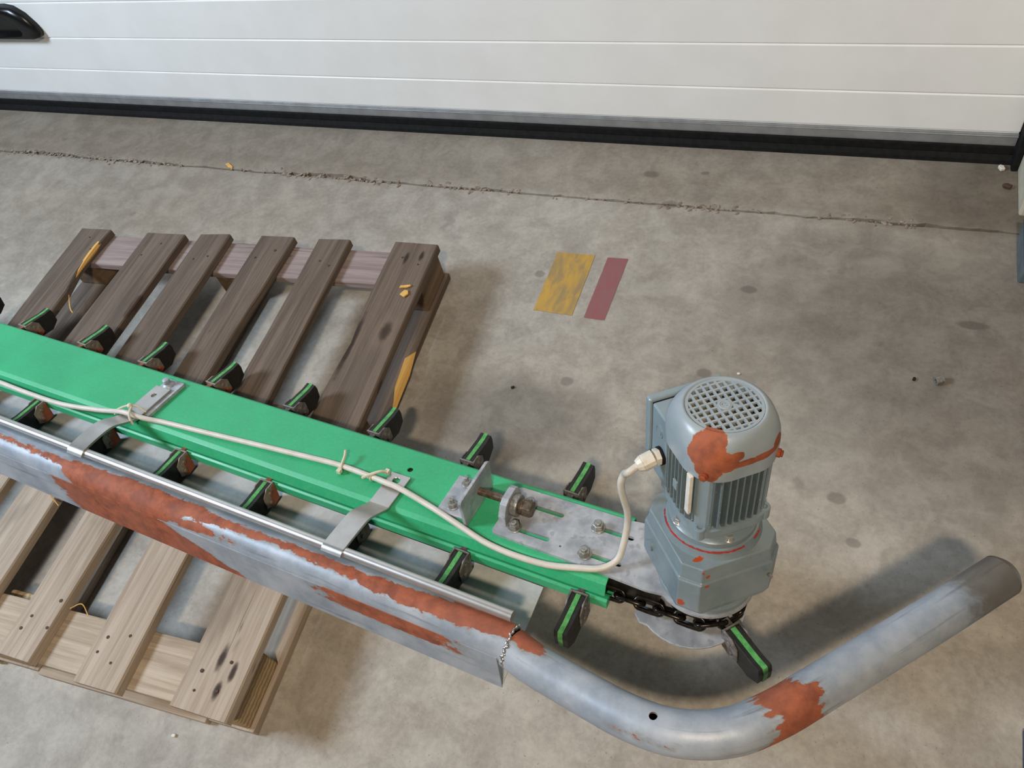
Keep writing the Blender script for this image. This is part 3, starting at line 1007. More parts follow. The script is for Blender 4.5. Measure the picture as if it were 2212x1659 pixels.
def bracket(u0, u1, path, hole, spacer):
    P = catmull([(0, a, b) for a, b in path], 5)
    mb = MB().strip([(p.y, p.z) for p in P], u0, u1, 0.005)
    o = mb.build('bracket', M['stainless'], conv)
    if hole:
        cut(o, [MB().cyl((hole[0], hole[1], hole[2] - 0.03), (hole[0], hole[1], hole[2] + 0.03), hole[3], 18)])
    o.modifiers.new('bevel', 'BEVEL').width = 0.0012
    o.modifiers['bevel'].limit_method = 'ANGLE'
    o.data.polygons.foreach_set('use_smooth', [True] * len(o.data.polygons))
    o.data.set_sharp_from_angle(angle=math.radians(30))
    if spacer:
        s = MB().poly_prism([(u0 + 0.003, -0.128, 0.0), (u0 + 0.003, -0.017, 0.0), (u1 + 0.010, -0.017, 0.0), (u1 + 0.010, -0.128, 0.0)], (0, 0, 0.0085)).build('spacer_plate', M['galv'], o, bevel=0.001)
        mb = MB()
        mb.lathe([(0.015, 0), (0.013, 0.003), (0.008, 0.006), (0.0075, 0.016), (0.005, 0.0175)], (u0 + 0.020, -0.034, 0.0085), 18)
        mb.build('weld_stud', M['galv'], o, smooth=True, angle=40)
    return o


bracket(-0.166, -0.1235, [(-0.067, 0.0004), (-0.10, 0.0004), (-0.138, 0.0006), (-0.150, 0.003), (-0.172, 0.016), (-0.190, 0.027), (-0.205, 0.0315), (-0.235, 0.0335), (-0.262, 0.0345), (-0.272, 0.0345), (-0.279, 0.029)],
        (-0.146, -0.0835, 0.003, 0.0074), False)
bracket(-0.803, -0.760, [(-0.048, 0.0088), (-0.09, 0.0088), (-0.140, 0.0092), (-0.152, 0.012), (-0.172, 0.022), (-0.192, 0.033), (-0.207, 0.0375), (-0.235, 0.0385), (-0.262, 0.0375), (-0.273, 0.0355), (-0.280, 0.029)],
        (-0.783, -0.075, 0.011, 0.0062), True)

# ---- tension bracket, threaded rod, drive plate
tb = MB().box(-0.040, 0.0285, -0.116, -0.028, 0.0002, 0.006).build('tension_bracket', M['galv'], conv, bevel=0.0012)
MB().poly_prism([(0.0222, -0.126, 0.0004), (0.0222, -0.026, 0.0004), (0.0222, -0.023, 0.064), (0.0222, -0.030, 0.069), (0.0222, -0.127, 0.069), (0.0222, -0.130, 0.064)], (0.006, 0, 0)).build('upright_plate', M['galv'], tb, bevel=0.001)


def bolt(parent, u, v, w, mat, rw=0.0115, rh=0.0085, hh=0.009, stub=0.006, name='bolt'):
    mb = MB()
    mb.cyl((u, v, w), (u, v, w + 0.0024), rw, 20)
    mb.cyl((u, v, w + 0.0022), (u, v, w + 0.0024 + hh), rh, 6, phase=random.random())
    mb.cyl((u, v, w + 0.002 + hh), (u, v, w + 0.0024 + hh + stub), rh * 0.55, 12)
    return mb.build(name, mat, parent, bevel=0.0006, seg=1)


bolt(tb, -0.016, -0.042, 0.006, M['zinc'], 0.0105, 0.0075, 0.007, 0.010)
bolt(tb, -0.016, -0.097, 0.006, M['zinc'], 0.0115, 0.0085, 0.008, 0.010)
mb = MB().cyl((0.024, -0.0705, 0.036), (0.122, -0.0705, 0.036), 0.0072, 18)
rod = mb.build('threaded_rod', M['oldbolt'], conv, smooth=True)

# drive plate outline: paddle with a round end
pl = [(0.079, -0.123), (0.16, -0.1255), (0.29, -0.1295), (0.355, -0.1325)]
cc, cr = (0.430, -0.0675), 0.0785
for k in range(33):
    a = math.radians(-128 + (256) * k / 32)
    pl.append((cc[0] + cr * math.cos(a), cc[1] + cr * math.sin(a)))
pl += [(0.36, -0.004), (0.29, -0.012), (0.16, -0.0125), (0.082, -0.013), (0.076, -0.018), (0.074, -0.118)]
plate = MB().poly_prism([(a, b, 0.0003) for a, b in pl], (0, 0, 0.006)).build('drive_plate', M['galv'], conv)


def slot(u0, u1, v, r=0.0042):
    pts = [(u1 + r * math.cos(math.radians(a)), v + r * math.sin(math.radians(a)), -0.004) for a in range(-90, 91, 30)]
    pts += [(u0 + r * math.cos(math.radians(a)), v + r * math.sin(math.radians(a)), -0.004) for a in range(90, 271, 30)]
    return MB().poly_prism(pts, (0, 0, 0.02))


cut(plate, [slot(0.103, 0.171, -0.1015), slot(0.106, 0.174, -0.046), slot(0.234, 0.300, -0.104), slot(0.236, 0.302, -0.0475),
            MB().cyl((0.197, -0.106, -0.004), (0.197, -0.106, 0.02), 0.0022, 10)])
b = plate.modifiers.new('bevel', 'BEVEL')
b.width, b.segments, b.limit_method, b.angle_limit = 0.001, 2, 'ANGLE', math.radians(50)
for (u, v) in ((0.109, -0.0995), (0.113, -0.0455), (0.241, -0.1055), (0.2425, -0.0475)):
    bolt(plate, u, v, 0.0064, M['zinc'], 0.0125, 0.0095, 0.0095, 0.004)
# octagonal lug with nut and bolt head of the tension screw
lug = []
for a, b_ in ((-0.106, 0.0065), (-0.106, 0.030), (-0.095, 0.050), (-0.084, 0.056), (-0.058, 0.056), (-0.048, 0.050), (-0.040, 0.030), (-0.040, 0.0065)):
    lug.append((0.082, a + 0.001, b_))
MB().poly_prism(lug, (0.013, 0, 0)).build('lug', M['galv'], plate, bevel=0.0012)
MB().cyl((0.0952, -0.0705, 0.030), (0.108, -0.0705, 0.030), 0.0205, 24).build('washer', M['zinc'], plate, bevel=0.002)
MB().cyl((0.1085, -0.0705, 0.030), (0.1155, -0.0705, 0.030), 0.014, 20).build('spring_washer', M['oldbolt'], plate, bevel=0.001)
MB().cyl((0.116, -0.0705, 0.030), (0.1315, -0.0705, 0.030), 0.0155, 6, phase=0.3).build('bolt_head', M['oldbolt'], plate, bevel=0.001)

# ---- lower guide plate, sprocket, chain
gp = []
for k in range(25):
    a = math.radians(-125 + 250 * k / 24)
    gp.append((0.415 + 0.087 * math.cos(a), -0.082 + 0.087 * math.sin(a), -0.062))
gp += [(0.34, 0.0, -0.062), (0.340, -0.140, -0.062), (0.352, -0.153, -0.062)]
MB().poly_prism(gp, (0, 0, 0.004)).build('guide_plate', M['galv'], conv, bevel=0.001)
mb = MB()
teeth = []
for k in range(16):
    for j, r in enumerate((0.050, 0.058, 0.058, 0.050)):
        a = 2 * PI * (k + j * 0.25) / 16
        teeth.append((0.428 + r * math.cos(a), -0.0675 + r * math.sin(a), -0.046))
mb.poly_prism(teeth, (0, 0, 0.022))
mb.cyl((0.428, -0.0675, -0.057), (0.428, -0.0675, -0.001), 0.040, 24)
mb.build('sprocket', M['darksteel'], conv, bevel=0.001)

mb = MB()
lk = []
for k in range(20):
    a = 2 * PI * k / 20
    lk.append((0.0145 * (1 if math.cos(a) > 0 else -1) * (1 if abs(math.cos(a)) > 1e-6 else 0) + 0.0095 * math.cos(a), 0.0095 * math.sin(a), 0))
mb.sweep(lk, 0.0038, 8, closed=True)
link0 = mb.build('chain_link', M['chain'], conv, smooth=True, angle=80)
CV_N, CV_F, CR = -0.131, -0.004, 0.0635
pts = []
sl = 0.033
u = 0.428
LINE = 1.75
tot = LINE + PI * CR + LINE
nl = int(tot / sl)


def chain_pos(s):
    if s < LINE:
        return Vector((0.428 - LINE + s, CV_N, -0.038)), 0.0
    s -= LINE
    if s < PI * CR:
        a = -PI / 2 + s / CR
        return Vector((0.428 + CR * math.cos(a), -0.0675 + CR * math.sin(a), -0.038)), a + PI / 2
    s -= PI * CR
    return Vector((0.428 - s, CV_F, -0.038)), PI


for i in range(nl):
    o = link0 if i == 0 else link_copy(link0, conv)
    p, a = chain_pos(i * sl)
    o.location = p
    o.rotation_mode = 'XYZ'
    o.rotation_euler = (math.radians(48 if i % 2 else -42), 0, a)

# ---- flights: two rubber sheets with a green core, held by a steel clip
def flight_parts(clip_mat):
    """local: x along chain, y outward, z up; chain attachment at y=0"""
    outl = [(0.004, -0.050), (0.004, 0.0), (0.060, -0.002), (0.080, 0.0), (0.083, -0.012), (0.082, -0.036), (0.060, -0.052)]
    def sheet(x0, x1, sc=1.0, wob=0.0):
        pts = []
        for a, b_ in outl:
            pts.append((x0, a * sc + (0.004 * (1 - sc)), b_))
        return MB().poly_prism(pts, (x1 - x0, 0, 0))
    mb = sheet(-0.0122, -0.0042)
    bm2 = sheet(0.0042, 0.0122, 0.985)
    me = bpy.data.meshes.new('tmp')
    bm2.bm.to_mesh(me)
    mb.bm.from_mesh(me)
    rub = mb.build('flight', M['flight'], None, bevel=0.0012)
    core = sheet(-0.0041, 0.0041, 1.006).build('core', M['core'], rub)
    core.location = (0, 0, 0.0008)
    # U clip: back plate and two ears
    mb = MB()
    mb.box(-0.0162, 0.0162, -0.001, 0.0022, -0.036, 0.0016)
    for sx in (-1, 1):
        x0, x1 = (0.0126, 0.0156) if sx > 0 else (-0.0156, -0.0126)
        mb.poly_prism([(x0, -0.001, 0.001), (x0, 0.020, 0.001), (x0, 0.034, -0.012), (x0, 0.036, -0.040), (x0, 0.020, -0.050), (x0, -0.001, -0.046)], (x1 - x0, 0, 0))
        for (yy, zz_) in ((0.016, -0.014), (0.022, -0.034)):
            mb.cyl((sx * 0.0153, yy, zz_), (sx * 0.0178, yy, zz_), 0.0042, 10)
    mb.box(-0.006, 0.006, -0.016, 0.0, -0.014, -0.002)
    clip = mb.build('clip', clip_mat, rub, bevel=0.0006, seg=1)
    return rub, core, clip


protoA = flight_parts(M['clip'])
protoB = flight_parts(M['clip_grey'])
used = set()


def place_flight(proto, u, v, w, ang, lean=0.0):
    key = id(proto)
    if key not in used:
        used.add(key)
        r = proto[0]
        r.parent = conv
    else:
        r = link_copy(proto[0], conv)
        for ch in proto[1:]:
            c = link_copy(ch, r)
    r.location = (u, v, w)
    r.rotation_mode = 'XYZ'
    r.rotation_euler = (0, lean, ang)
    return r


for u, ln in ((0.250, 0.03), (0.0275, -0.02), (-0.195, 0.02), (-0.416, 0.0), (-0.648, 0.03), (-0.872, -0.02), (-1.098, 0.0), (-1.325, 0.03), (-1.55, 0)):
    place_flight(protoB if u > -0.3 else protoA, u, -0.1535, -0.032, PI + random.uniform(-0.04, 0.04), ln)
for u in (0.155, -0.066, -0.288, -0.512, -0.741, -0.962, -1.178, -1.408, -1.63):
    place_flight(protoB if u > -0.6 else protoA, u, 0.036, -0.032, random.uniform(-0.06, 0.06), random.uniform(-0.05, 0.05))
place_flight(protoB, 0.428 + 0.079 * math.cos(math.radians(-40)), -0.0675 + 0.079 * math.sin(math.radians(-40)), -0.034, math.radians(-38 - 90), 0.05)

# ------------------------------------------------------------------ geared motor
GA = math.radians(43.5)
MC = OC + cu * 0.4315 + cv * -0.0675 + cw * 0.0066
gm = empty('gear_motor', MC, RC @ Matrix.Rotation(GA, 3, 'Z'))
tag(gm, 'blue grey geared electric motor standing upright on the green conveyor', 'motor')


def sq_ring(h, half, ch, z, n=6, cx=0.0, cy=0.0):
    """square with corners chamfered/rounded by ch"""
    pts = []
    for q, (sx, sy) in enumerate(((1, 1), (-1, 1), (-1, -1), (1, -1))):
        ccx, ccy = sx * (half - ch), sy * (half - ch)
        for k in range(n + 1):
            a = math.radians(90 * q + 90 * k / n)
            pts.append((cx + ccx + ch * math.cos(a), cy + ccy + ch * math.sin(a), z))
    return pts


def cham_ring(half, ch, z):
    H, K = half, half - ch
    return [(H, K, z), (K, H, z), (-K, H, z), (-H, K, z), (-H, -K, z), (-K, -H, z), (K, -H, z), (H, -K, z)]


# output flange
MB().lathe([(0.074, 0), (0.074, 0.010), (0.066, 0.013), (0.060, 0.026)], (0, 0, 0), 56).build('output_flange', M['gear'], gm, smooth=True, angle=30, bevel=0.001)
gh = MB().loft([cham_ring(0.072, 0.030, 0.020), cham_ring(0.0785, 0.027, 0.030), cham_ring(0.0805, 0.0235, 0.040), cham_ring(0.0805, 0.0235, 0.104), cham_ring(0.0775, 0.0225, 0.108), cham_ring(0.0745, 0.022, 0.134)]).build('gear_housing', M['gear'], gm, bevel=0.002, seg=3)
MB().lathe([(0.0725, 0.133), (0.0700, 0.139), (0.0685, 0.144), (0.0665, 0.150), (0.0655, 0.1505)], (0, 0, 0), 64).build('boss_ring', M['gear'], gm, smooth=True, angle=40)
mb = MB()
for (a0, a1) in ((-200, -78), (-60, -45), (150, 158)):
    mb.sweep([(0.0678 * math.cos(math.radians(a0 + (a1 - a0) * k / 40)), 0.0678 * math.sin(math.radians(a0 + (a1 - a0) * k / 40)), 0.147 + random.uniform(-0.0006, 0.0006)) for k in range(41)], [0.0010 + random.random() * 0.0009 for _ in range(41)], 6)
mb.build('sealant_bead', M['redseal'], gm)
MB().lathe([(0.0635, 0.150), (0.0635, 0.160), (0.060, 0.163), (0.056, 0.172)], (0, 0, 0), 56).build('adapter_flange', M['gear'], gm, smooth=True, angle=30)
for a in (-176, -96, -10, 80):
    x, y = 0.0560 * math.cos(math.radians(a)), 0.0560 * math.sin(math.radians(a))
    mb = MB().cyl((x, y, 0.160), (x, y, 0.164), 0.0085, 16)
    mb.cyl((x, y, 0.164), (x, y, 0.171), 0.0062, 6)
    mb.build('flange_bolt', M['rail'], gm, bevel=0.0005, seg=1)
# drain plugs
mb = MB().cyl((0.050, -0.0792, 0.085), (0.050, -0.0830, 0.085), 0.0095, 20)
mb.cyl((0.050, -0.083, 0.085), (0.050, -0.0845, 0.085), 0.0065, 18)
p = mb.build('drain_plug', M['zinc'], gm, bevel=0.0006)
cut(p, [MB().cyl((0.050, -0.0815, 0.085), (0.050, -0.09, 0.085), 0.0035, 6)])
MB().cyl((-0.0800, 0.035, 0.07), (-0.0835, 0.035, 0.07), 0.009, 18).build('drain_plug', M['gear'], gm)

# motor base plate with screw ears
mb = MB()
mb.loft([sq_ring(0, 0.050, 0.036, 0.170), sq_ring(0, 0.058, 0.036, 0.176), sq_ring(0, 0.0615, 0.034, 0.182), sq_ring(0, 0.0615, 0.034, 0.196)])
base = mb.build('motor_base', M['motor'], gm, smooth=True, angle=30)
for sx, sy in ((-1, -1), (1, -1), (-1, 1), (1, 1)):
    x, y = sx * 0.0488, sy * 0.0488
    mb = MB().cyl((x, y, 0.180), (x, y, 0.200), 0.0088, 18)
    o = mb.build('screw_ear', M['motor'], base, bevel=0.001)
    cut(o, [MB().cyl((x, y, 0.194), (x, y, 0.21), 0.0045, 14)])
# body core and fins
MB().lathe([(0.0500, 0.192), (0.0500, 0.312)], (0, 0, 0), 48).build('motor_body', M['fincore'], gm, smooth=True)
fin_me = None
for face in range(4):
    for k in range(-4, 5):
        off = k * 0.0098
        th = 0.0024
        if face == 2 and False:
            continue
        a = face * PI / 2
        tip = min(0.0650, math.sqrt(0.0690 ** 2 - off ** 2))
        root = math.sqrt(max(0.0002, 0.049 ** 2 - off ** 2))
        mb = MB().poly_prism([(root, -th / 2, 0.194), (tip - 0.010, -th / 2, 0.194), (tip, -th / 2, 0.206), (tip, -th / 2, 0.311), (root, -th / 2, 0.311)], (0, th, 0))
        o = mb.build('fin', M['fin'], gm)
        o.rotation_euler = (0, 0, a)
        o.location = (-math.sin(a) * off, math.cos(a) * off, 0)
for q in range(4):
    a = PI / 4 + q * PI / 2
    mb = MB().poly_prism([(0.045, -0.0155, 0.190), (0.0650, -0.0135, 0.190), (0.0685, -0.007, 0.190), (0.0685, 0.007, 0.190), (0.0650, 0.0135, 0.190), (0.045, 0.0155, 0.190)], (0, 0, 0.122))
    o = mb.build('corner_pillar', M['motor'], gm, bevel=0.001)
    o.rotation_euler = (0, 0, a)
# rating details on the left fins
MB().box(-0.0680, -0.0648, -0.012, -0.001, 0.243, 0.258).build('small_plate', M['motor'], gm, bevel=0.0006)
MB().box(-0.0655, -0.0600, -0.0420, -0.0320, 0.226, 0.300).build('stained_fin', M['gland'], gm, bevel=0.001)

# fan cover
def blend(z, half, ch, rc, f, n=104):
    """between a rounded square and a circle of radius rc, sampled at even angles"""
    out = []
    cc0 = half - ch
    for k in range(n):
        a = 2 * PI * k / n + 0.001
        c, s_ = abs(math.cos(a)), abs(math.sin(a))
        if half * min(c, s_) / max(c, s_) <= cc0:
            r = half / max(c, s_)
        else:
            b_ = cc0 * (c + s_)
            r = b_ + math.sqrt(max(0.0, b_ * b_ - (2 * cc0 * cc0 - ch * ch)))
        rr = r * (1 - f) + rc * f
        out.append((rr * math.cos(a), rr * math.sin(a), z))
    return out


rings = [blend(0.298, 0.0630, 0.046, 0.066, 0), blend(0.299, 0.0655, 0.048, 0.069, 0), blend(0.324, 0.0668, 0.049, 0.070, 0.0), blend(0.333, 0.0667, 0.05, 0.070, 0.05),
         blend(0.342, 0.0660, 0.050, 0.069, 0.15), blend(0.351, 0.0642, 0.049, 0.0665, 0.40), blend(0.360, 0.0615, 0.047, 0.0625, 0.75), blend(0.3655, 0.0575, 0.045, 0.0578, 1.0),
         blend(0.3685, 0.06, 0.03, 0.0535, 1.0), blend(0.3688, 0.06, 0.03, 0.0515, 1.0), blend(0.3675, 0.06, 0.03, 0.0500, 1.0), blend(0.3660, 0.06, 0.03, 0.0485, 1.0), blend(0.352, 0.06, 0.03, 0.0485, 1.0)]
mb = MB()
mb.loft(rings, caps=False)
fc = mb.build('fan_cover', M['cover'], gm, smooth=True, angle=50)
# grille: bars on a square grid inside the round opening, hub in the middle
mb = MB()
RG, PIT, BW = 0.0492, 0.0101, 0.0015
GZ0, GZ1 = 0.3645, 0.3678
for k in range(-4, 5):
    o_ = k * PIT
    hl = math.sqrt(RG * RG - o_ * o_)
    mb.box(o_ - BW, o_ + BW, -hl, hl, GZ0, GZ1)
    mb.box(-hl, hl, o_ - BW, o_ + BW, GZ0 + 0.0002, GZ1 - 0.0001)
mb.lathe([(0.0458, GZ0), (0.0494, GZ0), (0.0494, GZ1 + 0.0002), (0.0458, GZ1 + 0.0002)], (0, 0, 0), 64, closed=True)
mb.lathe([(0.0036, GZ0 - 0.001), (0.0095, GZ0 - 0.001), (0.0095, GZ1 + 0.0004), (0.0036, GZ1 + 0.0004)], (0, 0, 0), 30, closed=True)
# two openings that are partly closed
mb.poly_prism([(0.0117, -0.0087, GZ0), (0.0187, -0.0087, GZ0), (0.0117, -0.0017, GZ0)], (0, 0, 0.003))
mb.build('grille', M['cover'], fc)
mb = MB()
mb.lathe([(0.0095, GZ1 - 0.0008), (0.0075, GZ1 + 0.0009), (0.0060, GZ1 + 0.0009), (0.0052, GZ1 - 0.0008)], (0, 0, 0), 28, closed=True)
mb.build('hub_ring', M['cover'], fc, smooth=True)
# fan below the grille
mb = MB().cyl((0, 0, 0.330), (0, 0, 0.334), 0.058, 40)
mb.cyl((0, 0, 0.334), (0, 0, 0.352), 0.013, 20)
mb.build('fan', M['fanin'], gm)
mb = MB()
for k in range(7):
    a = 2 * PI * k / 7 + 0.3
    d = Vector((math.cos(a), math.sin(a), 0))
    e = Vector((-d.y, d.x, 0))
    p0, p1 = d * 0.012, d * 0.047
    mb.hexa([p0 - e * 0.0015 + Vector((0, 0, 0.334)), p1 - e * 0.0015 + Vector((0, 0, 0.334)), p1 + e * 0.0015 + Vector((0, 0, 0.334)), p0 + e * 0.0015 + Vector((0, 0, 0.334))],
            [p0 - e * 0.0015 + Vector((0, 0, 0.352)), p1 - e * 0.0015 + Vector((0, 0, 0.356)), p1 + e * 0.0015 + Vector((0, 0, 0.356)), p0 + e * 0.0015 + Vector((0, 0, 0.352))])
mb.build('fan_blades', M['fanblade'], gm)
for sx, sy in ((-1, -1), (1, -1), (1, 1)):
    d = Vector((sx, sy, 0)).normalized()
    p = d * 0.0775 + Vector((0, 0, 0.309))
    mb = MB().cyl(d * 0.0695 + Vector((0, 0, 0.309)), p, 0.0062, 14)
    mb.cyl(p, p + d * 0.003, 0.0050, 6)
    mb.build('cover_screw', M['rustbolt'], fc, bevel=0.0008)

# terminal box, lid, knockout, gland
MB().box(-0.058, 0.050, 0.040, 0.0865, 0.190, 0.318).build('terminal_box', M['motor'], gm, bevel=0.003, seg=3)
MB().box(-0.0565, 0.0485, 0.0868, 0.0885, 0.192, 0.3165).build('lid_gasket', M['rubber'], gm)
MB().box(-0.0615, 0.0535, 0.0888, 0.1020, 0.186, 0.3215).build('terminal_lid', M['motor'], gm, bevel=0.004, seg=3)
# blank knockout: raised ring and disc on the side face
qy = Matrix.Rotation(-PI / 2, 4, 'Y')
def side_ring(r0, r1, z0, h, name, mat, y, z):
    mb = MB().lathe([(r0, 0), (r1, 0), (r1, h), (r0, h)], (0, 0, 0), 28, closed=True)
    bmesh.ops.transform(mb.bm, matrix=Matrix.Translation((-0.058, y, z)) @ qy, verts=mb.bm.verts)
    return mb.build(name, mat, gm)
side_ring(0.0085, 0.0102, 0, 0.0012, 'knockout_ring', M['motor'], 0.062, 0.285)
mb = MB().cyl((-0.058, 0.062, 0.285), (-0.0592, 0.062, 0.285), 0.0058, 20)
mb.build('knockout_disc', M['motor'], gm)
GY, GZ = 0.0530, 0.245
mb = MB().cyl((-0.0582, GY, GZ), (-0.0625, GY, GZ), 0.0140, 24)
mb.build('gland_ring', M['rubber'], gm)
mb = MB().cyl((-0.0620, GY, GZ), (-0.0690, GY, GZ), 0.0128, 6, phase=0.5)
mb.cyl((-0.0690, GY, GZ), (-0.0700, GY, GZ), 0.0108, 20)
mb.build('gland_body', M['gland'], gm, bevel=0.0012)
mb = MB()
gr = MB()
d0 = Vector((-1, 0, -0.28)).normalized()
g0 = Vector((-0.0700, GY, GZ))
mb.cyl(g0, g0 + d0 * 0.018, 0.0128, 12)
mb.cyl(g0 + d0 * 0.018, g0 + d0 * 0.027, 0.0128, 12, r1=0.0088)
mb.build('gland_nut', M['gland'], gm, bevel=0.0010)

# ------------------------------------------------------------------ power cable and ties
inv = RC.transposed()


def loc_of(mpt):
    """motor-local point -> conveyor-local"""
    w = MC + (RC @ Matrix.Rotation(GA, 3, 'Z')) @ Vector(mpt)
    return inv @ (w - OC)


gx = loc_of(g0 + d0 * 0.026)
gx2 = loc_of(g0 + d0 * 0.041 + Vector((0, 0, -0.004)))
RCB = 0.0056
cab = [(-1.60, -0.150, 0.004), (-1.40, -0.160, -0.002), (-1.20, -0.1640, -0.001), (-1.10, -0.1655, -0.002), (-0.99, -0.1640, -0.001), (-0.89, -0.152, 0.004), (-0.835, -0.146, 0.012), (-0.79, -0.146, 0.0235), (-0.745, -0.140, 0.016), (-0.70, -0.128, 0.0075), (-0.587, -0.1175, 0.006), (-0.459, -0.106, 0.006), (-0.35, -0.0965, 0.006),
       (-0.276, -0.091, 0.006), (-0.205, -0.0935, 0.0075), (-0.160, -0.0990, 0.0120), (-0.130, -0.1010, 0.0120), (-0.085, -0.1075, 0.0075), (-0.032, -0.119, 0.0065), (0.024, -0.1335, 0.006), (0.077, -0.1455, 0.004), (0.133, -0.1500, 0.004), (0.191, -0.148, 0.006), (0.243, -0.1385, 0.0125), (0.278, -0.1270, 0.015),
       (0.2985, -0.1085, 0.024), (0.304, -0.093, 0.050), (0.3055, -0.0790, 0.085), (0.3055, -0.0790, 0.115), (0.302, -0.083, 0.145), (0.2985, -0.0850, 0.170), (0.2985, -0.0865, 0.192), (0.304, -0.0865, 0.211)]
cab += [tuple(gx2), tuple(gx)]
mb = MB()
mb.sweep(catmull(cab, 6), RCB, 12)
cb = mb.build('power_cable', M['cable'], None, smooth=True, angle=80)
cb.location = OC
cb.rotation_mode = 'QUATERNION'
cb.rotation_quaternion = RC.to_quaternion()
tag(cb, 'pale grey power cable running over the green cover to the motor', 'cable')


def conv_thing(name, label, cat, group=None):
    o = empty(name, OC, RC)
    return tag(o, label, cat, group)


def tie(label, path, headpt, r, loop):
    o = conv_thing('cable_tie', label, 'cable tie', 'cable ties on the power cable')
    mb = MB().sweep(catmull(path, 5), r, 6)
    mb.build('tail', M['tie'], o, smooth=True)
    h = Vector(headpt)
    MB().box(h.x - 0.0044, h.x + 0.0044, h.y - 0.0044, h.y + 0.0044, h.z - 0.0040, h.z + 0.0046).build('head', M['tie'], o, bevel=0.0008)
    mb = MB()
    c = Vector(loop)
    mb.sweep([c + Vector((0, math.cos(2 * PI * k / 20) * 0.0068, math.sin(2 * PI * k / 20) * 0.0068)) for k in range(20)], 0.0013, 6, closed=True)
    mb.build('loop', M['tie'], o, smooth=True)
    return o


tie('white cable tie with upright tail, between the two brackets', [(-0.262, -0.100, 0.008), (-0.264, -0.090, 0.013), (-0.2665, -0.0755, 0.018), (-0.272, -0.0645, 0.020)], (-0.2615, -0.1045, 0.007), 0.0029, (-0.264, -0.091, 0.006))
tie('white cable tie lying slanted beside the bracket with the open hole', [(-0.205, -0.108, 0.014), (-0.195, -0.098, 0.0165), (-0.180, -0.084, 0.017), (-0.172, -0.0755, 0.012)], (-0.171, -0.0735, 0.009), 0.0028, (-0.192, -0.095, 0.008))
# string knot at the first bracket
kn = conv_thing('string_knot', 'white string tied round cable and left bracket', 'string')
mb = MB()
mb.sweep(catmull([(-0.800, -0.128, 0.014), (-0.796, -0.126, 0.026), (-0.782, -0.130, 0.031), (-0.772, -0.146, 0.031), (-0.764, -0.156, 0.026), (-0.757, -0.160, 0.012)], 5), 0.0024, 7)
mb.sweep(catmull([(-0.824, -0.150, 0.010), (-0.812, -0.146, 0.024), (-0.797, -0.138, 0.031), (-0.783, -0.130, 0.032), (-0.770, -0.124, 0.026), (-0.757, -0.122, 0.014)], 5), 0.0022, 7)
mb.build('cord', M['tie'], kn, smooth=True)
mb = MB()
bmesh.ops.create_icosphere(mb.bm, subdivisions=2, radius=0.0062, matrix=Matrix.Translation((-0.785, -0.132, 0.032)))
mb.build('knot', M['tie'], kn, smooth=True)

# ------------------------------------------------------------------ floor markings and small litter
def quad(name, pts, z, th, mat, label, cat):
    cx = sum(p[0] for p in pts) / 4
    cy = sum(p[1] for p in pts) / 4
    n = 12
    ring = []
    for i in range(4):
        a, b_ = pts[i], pts[(i + 1) % 4]
        for k in range(n):
            s = k / n
            j = noise.noise((a[0] * 9 + s * 11, a[1] * 7, i)) * 0.0012
            ring.append((a[0] + (b_[0] - a[0]) * s - cx + j, a[1] + (b_[1] - a[1]) * s - cy + j, 0))
    o = MB().poly_prism(ring, (0, 0, th)).build(name, mat)
    o.location = (cx, cy, z)
    return tag(o, label, cat)


quad('floor_tape', [(-0.677, 1.416), (-0.571, 1.419), (-0.571, 1.202), (-0.676, 1.203)], 0.0004, 0.0008, M['tape_y'], 'wide yellow tape strip on the concrete, scuffed', 'floor tape')
quad('floor_tape', [(-0.535, 1.416), (-0.480, 1.419), (-0.485, 1.201), (-0.539, 1.201)], 0.0004, 0.0008, M['tape_r'], 'narrow faded red tape strip beside the yellow one', 'floor tape')


def chip(name, loc, size, rz, mat, label, cat, group=None, seed=0):
    a, b_, c = size
    rr = random.Random(seed)
    top = [(a * x, b_ * y, c) for x, y in ((-0.5, -0.3), (0.1, -0.5), (0.5, -0.1), (0.35, 0.4), (-0.4, 0.5))]
    o = MB().poly_prism([(p[0], p[1], 0) for p in top], (0, 0, c)).build(name, mat, bevel=c * 0.2, seg=1)
    o.location = loc
    o.rotation_euler = (0, 0, rz)
    return tag(o, label, cat, group)


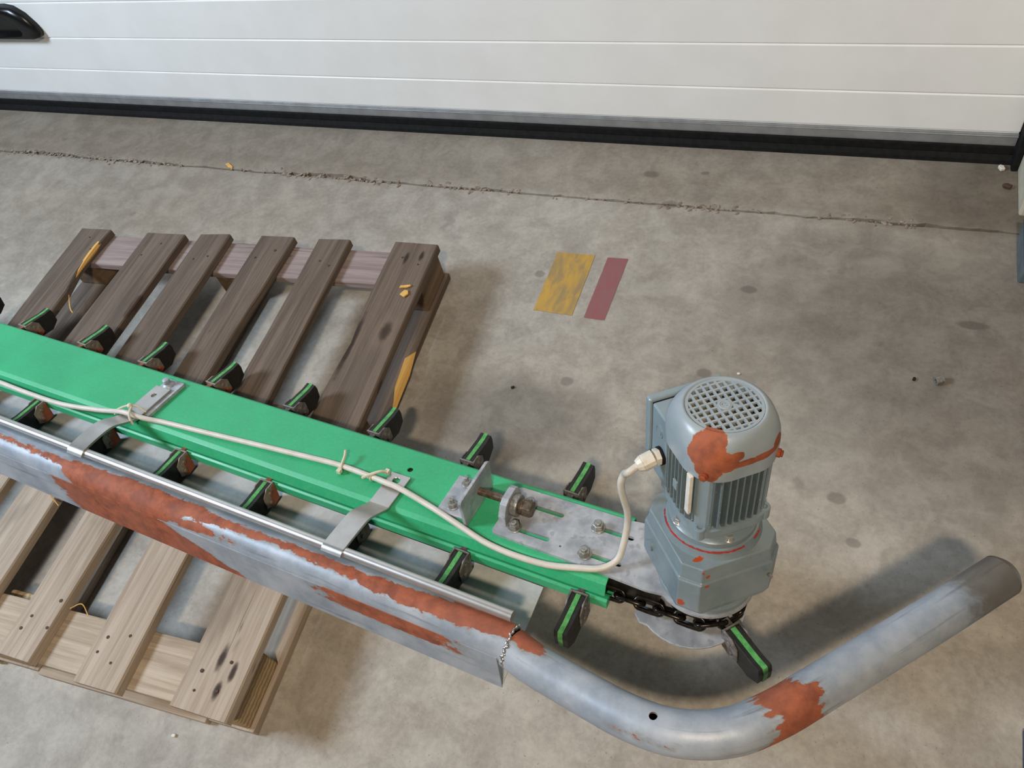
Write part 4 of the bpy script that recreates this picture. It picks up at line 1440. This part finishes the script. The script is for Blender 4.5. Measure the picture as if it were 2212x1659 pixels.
chip('wood_chip', (-1.955, 1.652, 0.0016), (0.045, 0.014, 0.004), -0.5, M['fresh'], 'yellow wood chip lying on the crack near the door', 'wood chip')
chip('wood_chip', (-0.958, 1.103, 0.1452), (0.034, 0.009, 0.004), 0.3, M['fresh'], 'thin yellow wood chip on the right far pallet board', 'wood chip')
chip('wood_chip', (-0.950, 1.080, 0.1452), (0.022, 0.020, 0.005), 1.3, M['fresh'], 'stubby yellow wood chip on the right far pallet board', 'wood chip')
chip('wood_chip', (-1.035, 0.700, 0.0004), (0.030, 0.010, 0.004), 0.9, M['wood_pale'], 'pale wood chip on the floor between two pallet boards', 'wood chip')
# little nut and crumbs
nb = MB().cyl((0, 0, 0), (0, 0, 0.016), 0.009, 6)
o = nb.build('hex_nut', M['zinc'])
cut(o, [MB().cyl((0, 0, -0.01), (0, 0, 0.03), 0.0048, 12)])
o.location = (0.262, 1.152, 0.0088)
o.rotation_euler = (0, PI / 2, 0.5)
tag(o, 'small steel nut lying on the bare floor at right', 'nut')
crumbs = [((-0.138, 1.098, 0.0005), 0.008, M['white'], 'white crumb on bare floor above the motor'),
          ((-0.645, 0.955, 0.0005), 0.010, M['dark'], 'black crumb on the floor right of the pallet'),
          ((0.222, 1.155, 0.0005), 0.010, M['darksteel'], 'dark crumb on the floor just left of the steel nut'),
          ((0.382, 1.87, 0.002), 0.020, M['white'], 'white crumb in the corner by door and right wall'),
          ((0.395, 1.80, 0.002), 0.022, M['nail'], 'brown crumb beside the right wall near the door'),
          ((-1.03, 0.015, 0.0005), 0.010, M['white'], 'white crumb on the floor in front of the pallet'),
          ((-0.080, 0.345, 0.0005), 0.010, M['white'], 'white crumb on the floor inside the tube bend')]
for i, (p, s_, m_, lab) in enumerate(crumbs):
    chip('crumb', p, (s_, s_ * 0.7, s_ * 0.45), i * 0.7, m_, lab, 'debris', None, i)


def straw(pts, r, label):
    c = Vector(pts[0])
    o = MB().sweep(catmull([Vector(p) - c for p in pts], 4), r, 5).build('straw', M['fresh'], smooth=True)
    o.location = c
    return tag(o, label, 'straw')


straw([(-1.560, 0.372, 0.1462), (-1.543, 0.360, 0.149), (-1.520, 0.350, 0.152), (-1.498, 0.340, 0.146)], 0.0012, 'yellow straw on the near pallet board below the rusty tube')
straw([(-1.300, 0.150, 0.1455), (-1.278, 0.165, 0.148), (-1.255, 0.150, 0.140)], 0.0011, 'short straw on the edge of a near pallet board')
